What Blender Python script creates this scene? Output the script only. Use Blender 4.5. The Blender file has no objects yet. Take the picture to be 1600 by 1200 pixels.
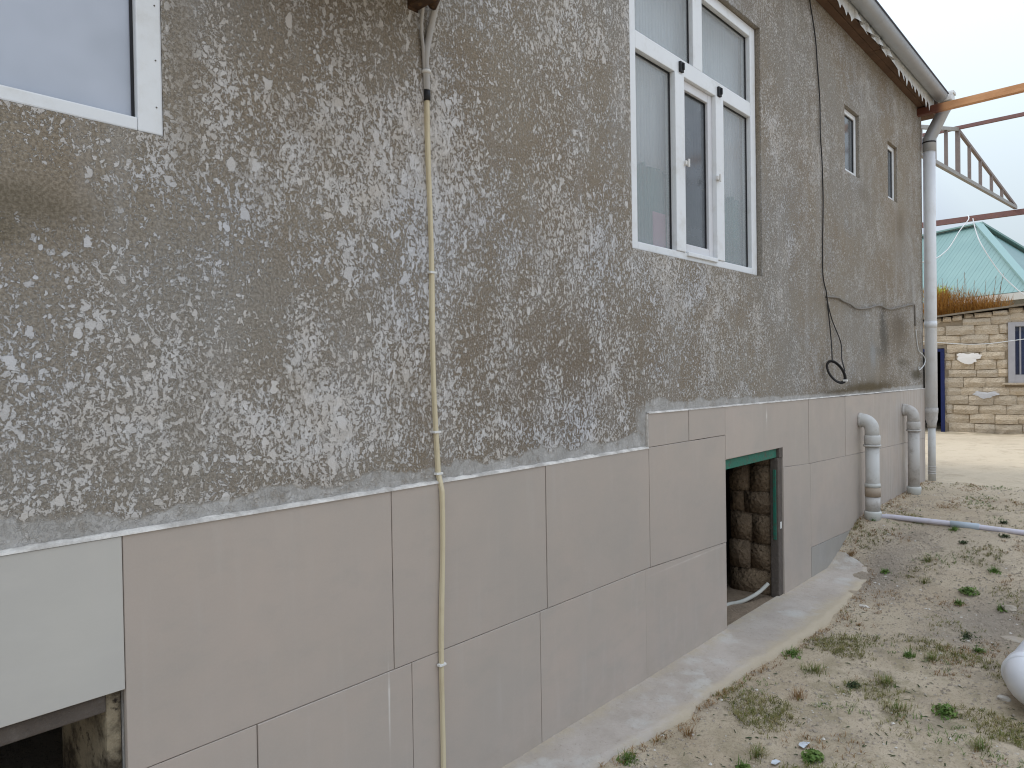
import bpy, bmesh, math, random
from mathutils import Vector, Matrix, noise
random.seed(7)
S = bpy.context.scene
C = S.collection

# ------------------------------------------------------------------ camera
FPX, PHI, PITCH, ROLL = 1130.0, math.atan(1012/1130), -0.0135, 0.016
fw = Vector((math.cos(PHI)*math.cos(PITCH), math.sin(PHI)*math.cos(PITCH), math.sin(PITCH)))
rt = fw.cross(Vector((0, 0, 1))).normalized(); up = rt.cross(fw)
r2 = math.cos(ROLL)*rt - math.sin(ROLL)*up
u2 = math.sin(ROLL)*rt + math.cos(ROLL)*up
cam = bpy.data.objects.new('camera', bpy.data.cameras.new('camera')); C.objects.link(cam)
m = Matrix((r2, u2, -fw)).transposed().to_4x4(); m.translation = Vector((0, -1.915, 1.6))
cam.matrix_world = m
cam.data.sensor_width = 36; cam.data.lens = 36*FPX/1600
cam.data.clip_start = .05; cam.data.clip_end = 1500
S.camera = cam

# ------------------------------------------------------------------ sky and sun (thin overcast)
SUN_EL, SUN_AZ = math.radians(52), math.radians(112)      # azimuth counted from +x towards +y
W = bpy.data.worlds.new('World'); S.world = W; W.use_nodes = True
wn, wl = W.node_tree.nodes, W.node_tree.links
wn.clear()
out = wn.new('ShaderNodeOutputWorld')
sky = wn.new('ShaderNodeTexSky'); sky.sky_type = 'NISHITA'; sky.sun_disc = False
sky.sun_elevation = SUN_EL; sky.sun_rotation = math.pi/2 - SUN_AZ
sky.dust_density = 3.0
b1 = wn.new('ShaderNodeBackground'); b1.inputs[1].default_value = .10
wl.new(sky.outputs[0], b1.inputs[0])
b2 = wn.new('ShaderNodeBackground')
tc = wn.new('ShaderNodeTexCoord'); nz = wn.new('ShaderNodeTexNoise')
nz.inputs['Scale'].default_value = 2.1; nz.inputs['Detail'].default_value = 4; nz.inputs['Distortion'].default_value = .6
wl.new(tc.outputs['Generated'], nz.inputs['Vector'])
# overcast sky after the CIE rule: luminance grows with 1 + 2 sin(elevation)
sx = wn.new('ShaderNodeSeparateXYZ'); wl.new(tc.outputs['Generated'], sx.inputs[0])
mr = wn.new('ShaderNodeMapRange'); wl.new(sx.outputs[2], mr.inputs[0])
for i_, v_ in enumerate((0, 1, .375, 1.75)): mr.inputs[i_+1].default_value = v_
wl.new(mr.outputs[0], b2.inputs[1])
cr = wn.new('ShaderNodeValToRGB')
cr.color_ramp.elements[0].position = .36; cr.color_ramp.elements[0].color = (.58, .64, .86, 1)
cr.color_ramp.elements[1].position = .62; cr.color_ramp.elements[1].color = (.82, .93, 1.0, 1)
wl.new(nz.outputs[0], cr.inputs[0]); wl.new(cr.outputs[0], b2.inputs[0])
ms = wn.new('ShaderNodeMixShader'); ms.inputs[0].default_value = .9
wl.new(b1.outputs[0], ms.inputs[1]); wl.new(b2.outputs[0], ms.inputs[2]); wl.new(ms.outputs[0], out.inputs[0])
sl = bpy.data.lights.new('sun', 'SUN'); sl.energy = 1.0; sl.angle = math.radians(14); sl.color = (1, .95, .88)
so = bpy.data.objects.new('sun', sl); C.objects.link(so)
sd = Vector((math.cos(SUN_AZ)*math.cos(SUN_EL), math.sin(SUN_AZ)*math.cos(SUN_EL), math.sin(SUN_EL)))
so.rotation_euler = sd.to_track_quat('Z', 'Y').to_euler(); so.location = sd*60
S.view_settings.view_transform = 'Standard'; S.view_settings.look = 'None'
S.view_settings.gamma = 1; S.view_settings.use_curve_mapping = False
S.view_settings.exposure = .58
S.render.engine = 'CYCLES'
S.cycles.filter_width = 1.1

# ------------------------------------------------------------------ node helpers
class NT:
    def __init__(s, name, rough=.8, spec=.3):
        s.m = bpy.data.materials.new(name); s.m.use_nodes = True
        s.n, s.l = s.m.node_tree.nodes, s.m.node_tree.links
        s.b = s.n['Principled BSDF']; s.out = s.n['Material Output']
        s.b.inputs['Roughness'].default_value = rough
        s.b.inputs['Specular IOR Level'].default_value = spec
        s.tc = s.n.new('ShaderNodeTexCoord')
        s.co = s.tc.outputs['Object']
    def put(s, sock, v):
        if isinstance(v, (int, float)): sock.default_value = v
        elif isinstance(v, tuple):
            sock.default_value = v if len(v) == len(sock.default_value) else v + (1,)
        else: s.l.new(v, sock)
    def mth(s, op, a, b=0, c=0, clamp=False):
        n = s.n.new('ShaderNodeMath'); n.operation = op; n.use_clamp = clamp
        s.put(n.inputs[0], a); s.put(n.inputs[1], b); s.put(n.inputs[2], c); return n.outputs[0]
    def add(s, a, b): return s.mth('ADD', a, b)
    def sub(s, a, b): return s.mth('SUBTRACT', a, b)
    def mul(s, a, b): return s.mth('MULTIPLY', a, b)
    def mx(s, a, b): return s.mth('MAXIMUM', a, b)
    def mn(s, a, b): return s.mth('MINIMUM', a, b)
    def vm(s, op, a, b):
        n = s.n.new('ShaderNodeVectorMath'); n.operation = op
        s.put(n.inputs[0], a)
        if op == 'SCALE': s.put(n.inputs['Scale'], b)
        else: s.put(n.inputs[1], b)
        return n.outputs[0]
    def noise(s, scale, detail=3, rough=.5, vec=None, dist=0, col=False):
        n = s.n.new('ShaderNodeTexNoise'); n.inputs['Scale'].default_value = scale
        n.inputs['Detail'].default_value = detail; n.inputs['Roughness'].default_value = rough
        n.inputs['Distortion'].default_value = dist
        s.l.new(vec or s.co, n.inputs['Vector']); return n.outputs[1 if col else 0]
    def vor(s, scale, vec=None, feature='F1', rnd=1):
        n = s.n.new('ShaderNodeTexVoronoi'); n.feature = feature; n.inputs['Scale'].default_value = scale
        n.inputs['Randomness'].default_value = rnd
        s.l.new(vec or s.co, n.inputs['Vector']); return n
    def ramp(s, v, lo, hi, a=0., b=1.):
        n = s.n.new('ShaderNodeMapRange'); n.interpolation_type = 'SMOOTHSTEP'
        s.put(n.inputs[0], v); s.put(n.inputs[1], lo); s.put(n.inputs[2], hi); s.put(n.inputs[3], a); s.put(n.inputs[4], b)
        return n.outputs[0]
    def mix(s, f, a, b):
        n = s.n.new('ShaderNodeMix'); n.data_type = 'RGBA'
        s.put(n.inputs[0], f)
        s.put(n.inputs[6], a); s.put(n.inputs[7], b); return n.outputs[2]
    def xyz(s, vec=None):
        n = s.n.new('ShaderNodeSeparateXYZ'); s.l.new(vec or s.co, n.inputs[0]); return n.outputs
    def gauss(s, x, z, cx, cz, sx, sz):
        a = s.mth('DIVIDE', s.sub(x, cx), sx); b = s.mth('DIVIDE', s.sub(z, cz), sz)
        d = s.add(s.mul(a, a), s.mul(b, b)); return s.mth('EXPONENT', s.mul(d, -1.0))
    def col(s, v): s.put(s.b.inputs['Base Color'], v)
    def rough(s, v): s.put(s.b.inputs['Roughness'], v)
    def bump(s, h, dist=.01, strength=1.0):
        n = s.n.new('ShaderNodeBump'); n.inputs['Distance'].default_value = dist; n.inputs['Strength'].default_value = strength
        s.l.new(h, n.inputs['Height']); s.l.new(n.outputs[0], s.b.inputs['Normal'])

def simple(name, c, rough=.6, var=.15, scale=8, bumpd=0, bscale=60, spec=.3, dirt=None, metal=0):
    t = NT(name, rough, spec)
    c2 = tuple(max(0, x*(1-var)) for x in c); c1 = tuple(min(1, x*(1+var)) for x in c)
    k = t.mix(t.noise(scale, 5, .6), c2, c1)
    if dirt: k = t.mix(t.mul(t.ramp(t.noise(scale*2.3, 6, .7), .48, .75), dirt[1]), k, dirt[0])
    t.col(k)
    if bumpd: t.bump(t.noise(bscale, 4, .6), bumpd)
    t.b.inputs['Metallic'].default_value = metal
    return t.m

# ------------------------------------------------------------------ materials
def mat_plaster():
    t = NT('splattered_plaster', .92, .15)
    X, Y, Z = t.xyz()
    warp = t.vm('SCALE', t.vm('SUBTRACT', t.noise(22, 4, .6, col=True), (.5, .5, .5)), .055)
    cw = t.vm('ADD', t.co, warp)
    # how densely the white render was thrown
    den = t.add(t.mul(t.noise(1.7, 3, .55), 1.4), -.25)
    den = t.add(den, t.mul(t.ramp(X, 1.1, .2), -.07))
    den = t.add(den, t.mul(t.sub(t.noise(7, 3, .6), .5), 1.1))
    for (cx, cz, sx, sz, a) in ((1.76, 2.35, .14, .42, .33), (1.30, 2.3, .25, .20, .18), (.95, 2.25, .12, .55, .12),
                                (.66, 2.02, .28, .13, -.35), (1.18, 2.62, .22, .12, -.12), (1.15, 1.75, .38, .16, -.10),
                                (2.3, 1.62, .42, .20, -.20), (2.1, 2.0, .30, .25, -.08), (.55, 1.6, .20, .25, -.06), (1.2, 1.42, .30, .13, .14),
                                (2.3, 1.33, .45, .13, .05), (2.8, 2.6, .4, .5, -.08),
                                (6.5, 2.0, 2.2, 2.2, -.10), (7.0, 1.42, .9, .09, -.5), (7.1, 1.75, .35, .30, -.30), (7.9, 2.0, .3, .3, -.15), (5.5, 3.2, 1.5, 1.0, -.04)):
        den = t.add(den, t.mul(t.gauss(X, Z, cx, cz, sx, sz), a))
    def splat(scale, sx, sz, rmin, rmax, cut, soft):
        v = t.vm('MULTIPLY', cw, (sx, 1.0, sz))
        n = t.vor(scale, v)
        r = t.n.new('ShaderNodeSeparateColor'); t.l.new(n.outputs['Color'], r.inputs[0])
        rad = t.add(t.mul(t.mul(r.outputs[0], r.outputs[0]), rmax-rmin), rmin)
        here = t.mth('GREATER_THAN', t.add(den, cut), r.outputs[1])
        return t.mul(t.ramp(r.outputs[2], 0, 1, .7, 1.), t.mul(t.ramp(t.sub(rad, n.outputs['Distance']), 0, soft), here))
    farx = t.ramp(X, 2.4, 4.2, 1., .0)
    big = t.mul(splat(21, 1.25, .75, .10, .44, -.32, .045), farx)
    big2 = t.mul(splat(40, 1.0, .9, .12, .52, -.06, .06), t.ramp(X, 2.6, 5.0, 1., .0))
    mid = splat(70, 1.1, .8, .14, .58, .12, .10)
    fl = t.noise(82, 6, .68, vec=t.vm('MULTIPLY', cw, (1.15, 1, .8)))
    thr = t.sub(.605, t.mul(den, .20))
    fine = t.mul(t.ramp(t.sub(t.noise(190, 4, .7), t.sub(.60, t.mul(den, .10))), 0, .03), t.ramp(t.noise(5, 3), .35, .6, .2, .6))
    pn = t.noise(26, 5, .66, vec=t.vm('MULTIPLY', cw, (1.35, 1, .6)))
    patch = t.mul(t.ramp(t.sub(t.add(pn, t.mul(den, .30)), .79), 0, .022), t.ramp(X, 2.6, 4.5, 1., .0))
    fleck = t.mul(t.ramp(t.sub(fl, thr), 0, .025), t.ramp(t.noise(4, 3), .3, .55, .55, 1.))
    streak = t.noise(50, 4, .6, vec=t.vm('MULTIPLY', t.vm('ADD', t.co, t.vm('SCALE', warp, .7)), (1.0, 1, .33)))
    strk = t.mul(t.ramp(t.sub(streak, t.sub(.70, t.mul(den, .2))), 0, .02), t.ramp(X, .9, 1.6))
    w = t.mx(t.mx(t.mx(t.mx(big, patch), big2), mid), t.mx(t.mx(t.mul(fleck, .85), fine), t.mul(strk, t.ramp(X, 3.0, 5.0, 1., .25))))
    w = t.mul(w, t.ramp(X, 3.4, 6.0, 1., .88))
    # bare, re-plastered or reveal areas without splatter
    bare = t.mx(t.mul(t.gauss(X, Z, .53, 2.03, .13, .05), 1.6), t.ramp(t.add(Y, t.mul(t.noise(30), .0)), .004, .012))
    bare = t.mx(bare, t.mul(t.gauss(X, Z, .86, 2.62, .04, .6), .8))
    bare = t.mx(bare, t.mul(t.gauss(X, Z, 7.85, 3.1, .55, .5), .6))
    bare = t.mx(bare, t.mul(t.gauss(X, Z, 6.75, 3.5, .3, .5), .5))
    w = t.mul(w, t.mth('SUBTRACT', 1, bare, clamp=True))
    # body colour
    grain = t.noise(330, 3, .7)
    grit = t.noise(130, 4, .7)
    base = t.mix(t.ramp(t.noise(2.2, 5, .65), .35, .68), (.335, .285, .215), (.290, .230, .160))
    base = t.mix(t.ramp(t.noise(.7, 2), .42, .66), base, (.325, .298, .255))
    brown = t.mul(t.gauss(X, Z, 2.45, 1.55, .75, .45), .9)
    base = t.mix(brown, base, (.225, .175, .122))
    for cx, cz, sx, sz, a, c in ((.45, 2.0, .20, .07, .7, (.20, .17, .12)), (1.62, 2.15, .1, .12, .0, (.2, .2, .2)),
                                 (7.35, 1.93, .15, .26, 1.4, (.105, .098, .080)), (7.9, 1.98, .36, .26, 1.1, (.185, .150, .108)),
                                 (6.9, 1.44, .75, .065, 1.3, (.120, .092, .050)), (6.2, 1.40, .5, .03, .6, (.15, .12, .075)),
                                 (8.55, 1.52, .28, .07, 1.2, (.130, .110, .072)), (8.1, 1.62, .25, .06, .55, (.15, .125, .08)),
                                 (7.0, 1.75, .14, .2, .5, (.30, .31, .31))):
        if a: base = t.mix(t.mul(t.gauss(X, Z, t.__dict__ and cx, cz, sx, sz), t.ramp(t.noise(6, 5, .7), .3, .6, a*.5, min(1, a*1.25))), base, c)
    base = t.mix(t.ramp(grit, .38, .66), t.mix(.46, base, (.085, .068, .048)), t.mix(.12, base, (.6, .56, .52)))
    base = t.mix(t.mul(t.ramp(grain, .55, .75), .35), base, (.42, .40, .37))
    # greyer veil and vertical run marks high on the far part
    veil = t.noise(1.6, 4, .6, vec=t.vm('MULTIPLY', t.co, (3.0, 1, .5)))
    base = t.mix(t.mul(t.ramp(veil, .5, .72), .28), base, (.46, .45, .44))
    wc = t.mix(t.ramp(t.noise(9, 3), .35, .65), (.57, .53, .48), (.62, .60, .575))
    wc = t.mix(t.ramp(t.noise(1.3, 2), .5, .7), wc, (.585, .585, .595))
    c = t.mix(w, base, wc)
    # smooth cement smear right above the tiles
    edge = t.add(1.222, t.mul(t.ramp(X, 3.12, 3.14), .172))
    hgt = t.sub(Z, edge)
    lim = t.add(t.mul(t.noise(5, 4, .6), .18), -.03)
    lim = t.mul(lim, t.ramp(X, 3.2, 5.5, 1., .35))
    side = t.mul(t.ramp(X, 3.02, 3.10), t.ramp(X, 3.16, 3.14))
    smear = t.mx(t.ramp(t.sub(lim, hgt), -.008, .008), t.mul(side, t.ramp(Z, 1.45, 1.38)))
    smear = t.mul(t.mul(smear, t.ramp(Y, .03, .01)), t.ramp(t.noise(18, 5, .7), .30, .52, .35, 1.))
    sc = t.mix(t.ramp(t.noise(14, 5, .7), .35, .7), (.38, .365, .34), (.52, .505, .48))
    sc = t.mix(t.mul(t.ramp(fl, .5, .62), .4), sc, (.24, .22, .19))
    c = t.mix(t.mul(smear, .9), c, sc)
    for cx, cz, sx, sz, a, cc in ((6.9, 1.43, .75, .05, .9, (.15, .115, .065)), (6.1, 1.415, .5, .028, .7, (.16, .125, .075)), (7.30, 1.99, .10, .20, .55, (.15, .14, .12)), (7.40, 1.86, .14, .16, .5, (.16, .14, .11)), (7.2, 1.76, .16, .05, .4, (.2, .19, .17)),
                                  (7.85, 2.0, .28, .17, .6, (.22, .175, .125)), (8.55, 1.53, .25, .06, .85, (.15, .125, .08)), (8.0, 1.66, .22, .04, .6, (.17, .14, .09)), (7.0, 1.72, .10, .12, .5, (.42, .43, .43)),
                                  (.47, 2.01, .16, .05, .55, (.20, .165, .115)), (.42, 1.93, .10, .05, .6, (.21, .175, .12)), (7.95, 3.02, .18, .16, .6, (.25, .205, .15)), (6.75, 3.12, .2, .08, .5, (.26, .22, .165))):
        mk = t.ramp(t.add(t.gauss(X, Z, cx, cz, sx, sz), t.mul(t.sub(t.noise(7, 6, .8), .5), 1.3)), .15, .95)
        c = t.mix(t.mul(t.mul(mk, t.ramp(t.gauss(X, Z, cx, cz, sx*1.5, sz*1.5), .0, .8)), a), c, t.mix(t.ramp(grit, .38, .66), tuple(q*.6 for q in cc), cc))
    t.col(c)
    h = t.add(t.mul(w, .8), t.mul(grit, .55)); h = t.mul(h, t.sub(1, t.mul(smear, .7)))
    h = t.add(h, t.mul(grain, .25))
    t.bump(h, .006, .9)
    return t.m

def mat_tile(name, a, b, c):
    t = NT(name, .42, .35)
    X, Y, Z = t.xyz(); oi = t.n.new('ShaderNodeObjectInfo')
    k = t.mix(t.ramp(t.noise(1.6, 4, .6), .35, .65), a, b)
    k = t.mix(t.mul(t.ramp(t.noise(5, 5, .65, vec=t.vm('MULTIPLY', t.co, (1, 1, 2.2))), .45, .7), .55), k, c)
    v = t.noise(9, 3, .5, vec=t.vm('MULTIPLY', t.co, (2.5, 1, .25)))
    k = t.mix(t.mul(t.ramp(v, .52, .8), .22), k, (.52, .485, .45))       # dried run marks
    dk = t.mul(t.ramp(Z, .34, .05), t.ramp(t.noise(6, 5, .7), .35, .7))
    k = t.mix(t.mul(oi.outputs['Random'], .45), k, tuple(x*.88 for x in b))
    k = t.mix(t.mul(t.ramp(t.noise(2.3, 5, .65, vec=t.vm('ADD', t.co, (3, 3, 3))), .40, .72), .35), k, tuple(q*p for q, p in zip(a, (1.08, 1.05, 1.02))))
    k = t.mix(t.mul(dk, .30), k, (.30, .26, .20))                        # splash dust by the ground
    sp = t.ramp(t.noise(38, 4, .6), .775, .80)
    k = t.mix(t.mul(sp, .5), k, (.14, .125, .11))
    for cx, cz, sx, sz, a_ in ((4.60, 1.29, .008, .045, .8), (1.49, .50, .003, .11, .6), (1.49, .56, .0035, .03, .5), (8.05, .62, .10, .09, .35), (3.62, .58, .35, .004, .3)):
        k = t.mix(t.mul(t.mul(t.gauss(X, Z, cx, cz, sx, sz), a_), t.ramp(t.noise(20, 3), .35, .6, .4, 1.)), k, (.74, .71, .66))
    k = t.mix(t.mul(t.ramp(t.noise(160, 2, .5), .4, .7), .06), k, (.5, .48, .46))
    k = t.mix(t.mul(t.ramp(X, 6.6, 8.2), t.mul(t.ramp(v, .4, .6), .35)), k, (.52, .49, .465))
    t.col(k); t.rough(t.ramp(t.noise(4, 4), .3, .7, .36, .56))
    t.bump(t.noise(3, 2), .004, .3)
    return t.m

M = {}
M['plaster'] = mat_plaster()
M['tile'] = mat_tile('beige_porcelain', (0.453, 0.383, 0.327), (0.417, 0.364, 0.314), (0.387, 0.347, 0.302))
M['tile_grey'] = mat_tile('grey_porcelain', (0.489, 0.469, 0.422), (0.464, 0.445, 0.407), (0.510, 0.489, 0.443))
M['tile_blue'] = mat_tile('blue_grey_porcelain', (.36, .335, .300), (.335, .315, .285), (.37, .348, .312))
t = NT('joint_mortar', .95, .1)
t.col(t.mix(t.ramp(t.noise(3.4, 4, .6), .38, .47), (.095, .08, .066), (.36, .315, .27))); M['joint'] = t.m
t = NT('white_grout', .9, .1)
t.col(t.mix(t.ramp(t.noise(9, 5, .7), .35, .65), (.42, .39, .35), (.72, .68, .62))); t.bump(t.noise(80, 4), .004); M['grout'] = t.m
M['pvc'] = simple('white_window_pvc', (.74, .755, .76), .35, .05, 3, 0, spec=.5, dirt=((.42, .38, .30), .35))
M['pvc_shaded'] = simple('shaded_pvc', (.66, .66, .67), .4, .05, 3, spec=.5, dirt=((.4, .36, .3), .3))  # greyer copy of the frame pvc, shade of the recessed sash in its colour
M['gasket'] = simple('black_rubber', (.02, .02, .022), .6, .1)
M['black'] = simple('black_plastic', (.022, .022, .024), .55, .2, 30)
def mat_pane(name, tint, mixf, bscale, bd, rough):
    t = NT(name, rough, .55)
    X, Y, Z = t.xyz()
    t.col(t.mix(t.ramp(t.noise(1.5, 3), .35, .65), tint, tuple(x*.95 for x in tint)))
    t.bump(t.noise(bscale, 2, .5), bd)
    tr = t.n.new('ShaderNodeBsdfTransparent'); tr.inputs[0].default_value = (.96, .98, .98, 1)
    mx = t.n.new('ShaderNodeMixShader')
    hz = t.ramp(t.noise(bscale*1.4, 2, .5), .3, .7, max(0, mixf-.06), min(1, mixf+.06))
    t.l.new(hz, mx.inputs[0]); t.l.new(t.b.outputs[0], mx.inputs[1]); t.l.new(tr.outputs[0], mx.inputs[2])
    t.l.new(mx.outputs[0], t.out.inputs[0]); return t.m
M['pane_frost'] = mat_pane('patterned_frosted_glass', (.62, .64, .65), .68, 150, .0004, .10)
M['pane_plain'] = mat_pane('clear_glass', (.56, .60, .68), .25, 4, .001, .10)
M['pane_dark'] = mat_pane('dark_glass', (.17, .185, .20), .3, 5, .001, .10)
M['pane_blue'] = mat_pane('blue_glass', (.03, .045, .11), .2, 5, .001, .12)
t = NT('net_curtain', .95, .05)
X, Y, Z = t.xyz()
t.col(t.mix(t.ramp(t.noise(5, 4, .6, vec=t.vm('MULTIPLY', t.co, (3, 1, .5))), .35, .65), (.56, .58, .60), (.58, .60, .62))); M['curtain'] = t.m
M['curtain_green'] = simple('green_half_curtain', (.020, .125, .10), .9, .25, 9)
M['curtain_pink'] = simple('pink_cloth', (.42, .17, .24), .9, .1, 9)
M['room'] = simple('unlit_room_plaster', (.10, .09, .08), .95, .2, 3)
def mat_stone(name, a, b, c, bs=14, bd=.02, cscale=7):
    t = NT(name, .95, .1)
    k = t.mix(t.ramp(t.noise(cscale, 6, .7), .35, .68), a, b)
    oi = t.n.new('ShaderNodeObjectInfo')
    k = t.mix(t.mul(oi.outputs['Random'], .55), k, c)
    k = t.mix(t.ramp(t.noise(60, 3, .7), .56, .70), k, tuple(x*.55 for x in a))
    t.col(k); t.bump(t.add(t.noise(bs, 5, .7), t.mul(t.vor(38).outputs['Distance'], .4)), bd); return t.m
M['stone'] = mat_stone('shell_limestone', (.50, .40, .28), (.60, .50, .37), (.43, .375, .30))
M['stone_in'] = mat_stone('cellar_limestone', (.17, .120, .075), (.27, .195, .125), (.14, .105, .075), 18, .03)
M['mortar'] = simple('dark_mortar', (.13, .10, .075), .95, .35, 20, .01)
M['mortar_pale'] = simple('shed_mortar', (.32, .255, .175), .95, .3, 20, .01)
t = NT('weathered_concrete', .9, .15)
k = t.mix(t.ramp(t.noise(2.4, 6, .68), .36, .64), (.385, .332, .280), (.470, .412, .358))
k = t.mix(t.ramp(t.noise(4.5, 5, .6, vec=t.vm('ADD', t.co, (5, 3, 0))), .52, .68), k, (.49, .46, .415))
k = t.mix(t.mul(t.ramp(t.noise(40, 4, .7), .58, .72), .4), k, (.17, .145, .11))
X, Y, Z = t.xyz()
k = t.mix(t.mul(t.ramp(t.add(Y, t.mul(t.noise(5, 5, .7), .12)), -.05, .05), t.ramp(t.noise(11, 5, .7), .38, .6, .2, .8)), k, (.44, .37, .275))   # blown sand against the tiles
k = t.mix(t.ramp(t.add(t.mul(Y, -1), t.mul(t.noise(6, 6, .75), .22)), .34, .46), k, (.45, .375, .275))
t.col(k); t.bump(t.noise(30, 6, .7), .006); M['concrete'] = t.m
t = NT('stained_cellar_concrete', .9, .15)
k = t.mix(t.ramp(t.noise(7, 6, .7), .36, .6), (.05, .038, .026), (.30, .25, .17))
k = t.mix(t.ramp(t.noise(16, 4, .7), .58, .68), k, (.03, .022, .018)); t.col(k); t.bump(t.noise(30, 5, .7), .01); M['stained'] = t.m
t = NT('sandy_soil', .97, .08)
X, Y, Z = t.xyz()
k = t.mix(t.ramp(t.noise(1.4, 6, .68), .38, .62), (.455, .368, .262), (.525, .435, .318))
k = t.mix(t.mul(t.ramp(t.noise(3.1, 6, .7, vec=t.vm('ADD', t.co, (9, 2, 0))), .50, .66), .75), k, (.345, .285, .215))
gr = t.mx(t.gauss(X, Y, 5.75, -.40, .55, .22), t.mx(t.gauss(X, Y, 5.1, -1.15, .5, .3), t.mul(t.gauss(X, Y, 6.3, -.6, .5, .5), .4)))
k = t.mix(t.mul(gr, .7), k, (.25, .215, .185))
gm = t.mx(t.gauss(X, Y, 3.7, -1.0, .8, .5), t.mul(t.gauss(X, Y, 2.4, -.6, .6, .3), .7))
k = t.mix(t.mul(t.mul(gm, t.ramp(t.noise(6, 6, .7), .46, .62)), .55), k, (.165, .150, .070))            # short moss and dry grass film
k = t.mix(t.mul(t.ramp(t.noise(75, 5, .75), .52, .68), .65), k, (.165, .130, .090))
k = t.mix(t.mul(t.ramp(t.noise(120, 4, .7, vec=t.vm('ADD', t.co, (3, 8, 0))), .60, .70), .6), k, (.55, .49, .40))
far = t.ramp(X, 7.6, 9.2)
k = t.mix(t.mul(far, t.ramp(t.noise(1.0, 5, .6), .30, .55, .45, .85)), k, (.56, .47, .345))
k = t.mix(t.mul(far, t.mul(t.ramp(t.noise(4.5, 6, .8), .50, .66), .5)), k, (.36, .285, .20)); k = t.mix(t.mul(far, t.mul(t.ramp(t.noise(16, 5, .8), .60, .72), .6)), k, (.27, .21, .15))
shed_foot = t.mul(t.ramp(X, 15.0, 15.55), t.ramp(t.noise(3, 3), .4, .55)); k = t.mix(t.mul(shed_foot, .6), k, (.20, .17, .11))  # patchy darker soil towards the shed wall
t.col(k); t.bump(t.add(t.noise(26, 6, .75), t.mul(t.noise(140, 3, .7), .5)), .012); M['soil'] = t.m
M['wood_board'] = simple('brown_soffit_board', (.12, .068, .040), .85, .35, 6, .004, dirt=((.05, .03, .02), .6))
M['zinc'] = simple('galvanised_sheet', (.40, .41, .42), .42, .14, 4, spec=.5, metal=.35, dirt=((.18, .17, .15), .25))
M['zinc_rim'] = simple('dark_gutter_rim', (.045, .05, .075), .5, .15, 5)
M['tin_trim'] = simple('pressed_tin_trim', (.68, .69, .68), .5, .12, 12, spec=.4, metal=.2, dirt=((.2, .18, .15), .4))
M['rust_roof'] = simple('house_roof_sheet', (.25, .26, .28), .5, .1, 5, metal=.2)
t = NT('orange_steel', .55, .35)
X, Y, Z = t.xyz()
k = t.mix(t.ramp(t.noise(7, 5, .7, vec=t.vm('MULTIPLY', t.co, (1, .3, 1))), .4, .62), (.62, .32, .15), (.50, .24, .10))
k = t.mix(t.ramp(Y, 2.32, 2.42), k, (.13, .045, .028)); t.col(k); M['orange'] = t.m
M['rust_steel'] = simple('red_oxide_steel', (.20, .105, .095), .6, .25, 6, spec=.35, dirt=((.30, .14, .07), .5))
M['truss_steel'] = simple('brown_grey_steel', (.22, .175, .155), .55, .25, 6, spec=.35, dirt=((.14, .10, .12), .4))
M['truss_grey'] = simple('grey_steel', (.30, .285, .26), .5, .2, 6, spec=.4, dirt=((.16, .12, .09), .4))
M['pipe_white'] = simple('white_painted_downpipe', (.72, .73, .735), .4, .07, 2, spec=.4, dirt=((.42, .36, .28), .35))
M['pipe_grey'] = simple('grey_drain_pvc', (.53, .52, .49), .45, .10, 3, spec=.4, dirt=((.24, .19, .14), .55))
M['pipe_dusty'] = simple('dusty_drain_pvc', (.50, .475, .44), .6, .12, 4, spec=.25, dirt=((.20, .16, .12), .7))
M['pipe_ring'] = simple('pale_rubber_ring', (.52, .52, .48), .5, .1, 6)
M['pipe_band'] = simple('rust_stained_pvc', (.36, .29, .22), .6, .3, 9)
M['pipe_sun'] = simple('clean_white_pvc', (.68, .68, .70), .28, .03, 1.5, spec=.5)
M['pipe_ground'] = simple('pale_lilac_pvc', (.56, .53, .58), .45, .06, 6, spec=.4, dirt=((.40, .34, .28), .45))
M['pipe_blue'] = simple('grey_blue_pvc', (.37, .42, .46), .45, .08, 6, spec=.4)
M['trunk'] = simple('yellowed_trunking', (.60, .52, .35), .5, .07, 3, spec=.35, dirt=((.42, .33, .2), .4))
M['trunk_grey'] = simple('dusty_conduit', (.43, .41, .38), .7, .12, 10)
M['clip'] = simple('white_clip', (.70, .69, .66), .5, .05)
M['cable'] = simple('black_cable', (.022, .020, .020), .6, .2)
M['cable_grey'] = simple('grey_cement_cable', (.21, .19, .165), .85, .2, 20)
M['cable_white'] = simple('white_cable', (.62, .63, .62), .6, .1)
M['green_paint'] = simple('chipped_green_paint', (.025, .155, .105), .6, .2, 12, .003, dirt=((.10, .07, .05), 1.0))
M['jamb'] = simple('old_grey_timber', (.10, .082, .068), .9, .3, 14, .006, dirt=((.16, .14, .12), .6))
M['hose'] = simple('pale_hose', (.44, .43, .38), .6, .12, 9)
M['blue_paint'] = simple('blue_door_paint', (.010, .018, .085), .5, .2, 9)
M['void'] = simple('interior_darkness', (.012, .012, .016), .95, .1)  # near-black colour stands in for the darkness inside the shed
M['grey_paint'] = simple('lilac_grey_frame', (.36, .35, .36), .7, .15, 12)
M['white_splash'] = simple('white_paint_splash', (.80, .77, .73), .8, .04, 9)
M['splash_grey'] = simple('grey_wash', (.52, .52, .53), .85, .2, 20)
M['dirt_floor'] = simple('trodden_dirt', (.22, .165, .115), .95, .35, 12, .01, dirt=((.12, .09, .06), .6))
M['shed_slab'] = simple('mossy_slab_edge', (.22, .185, .14), .95, .3, 9, .01)
def mat_roof():
    t = NT('mint_roof_sheet', .45, .4)
    t.col(t.mix(t.ramp(t.noise(.8, 4), .35, .65), (.145, .255, .245), (.17, .285, .27))); return t.m
M['mint'] = mat_roof()
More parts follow.
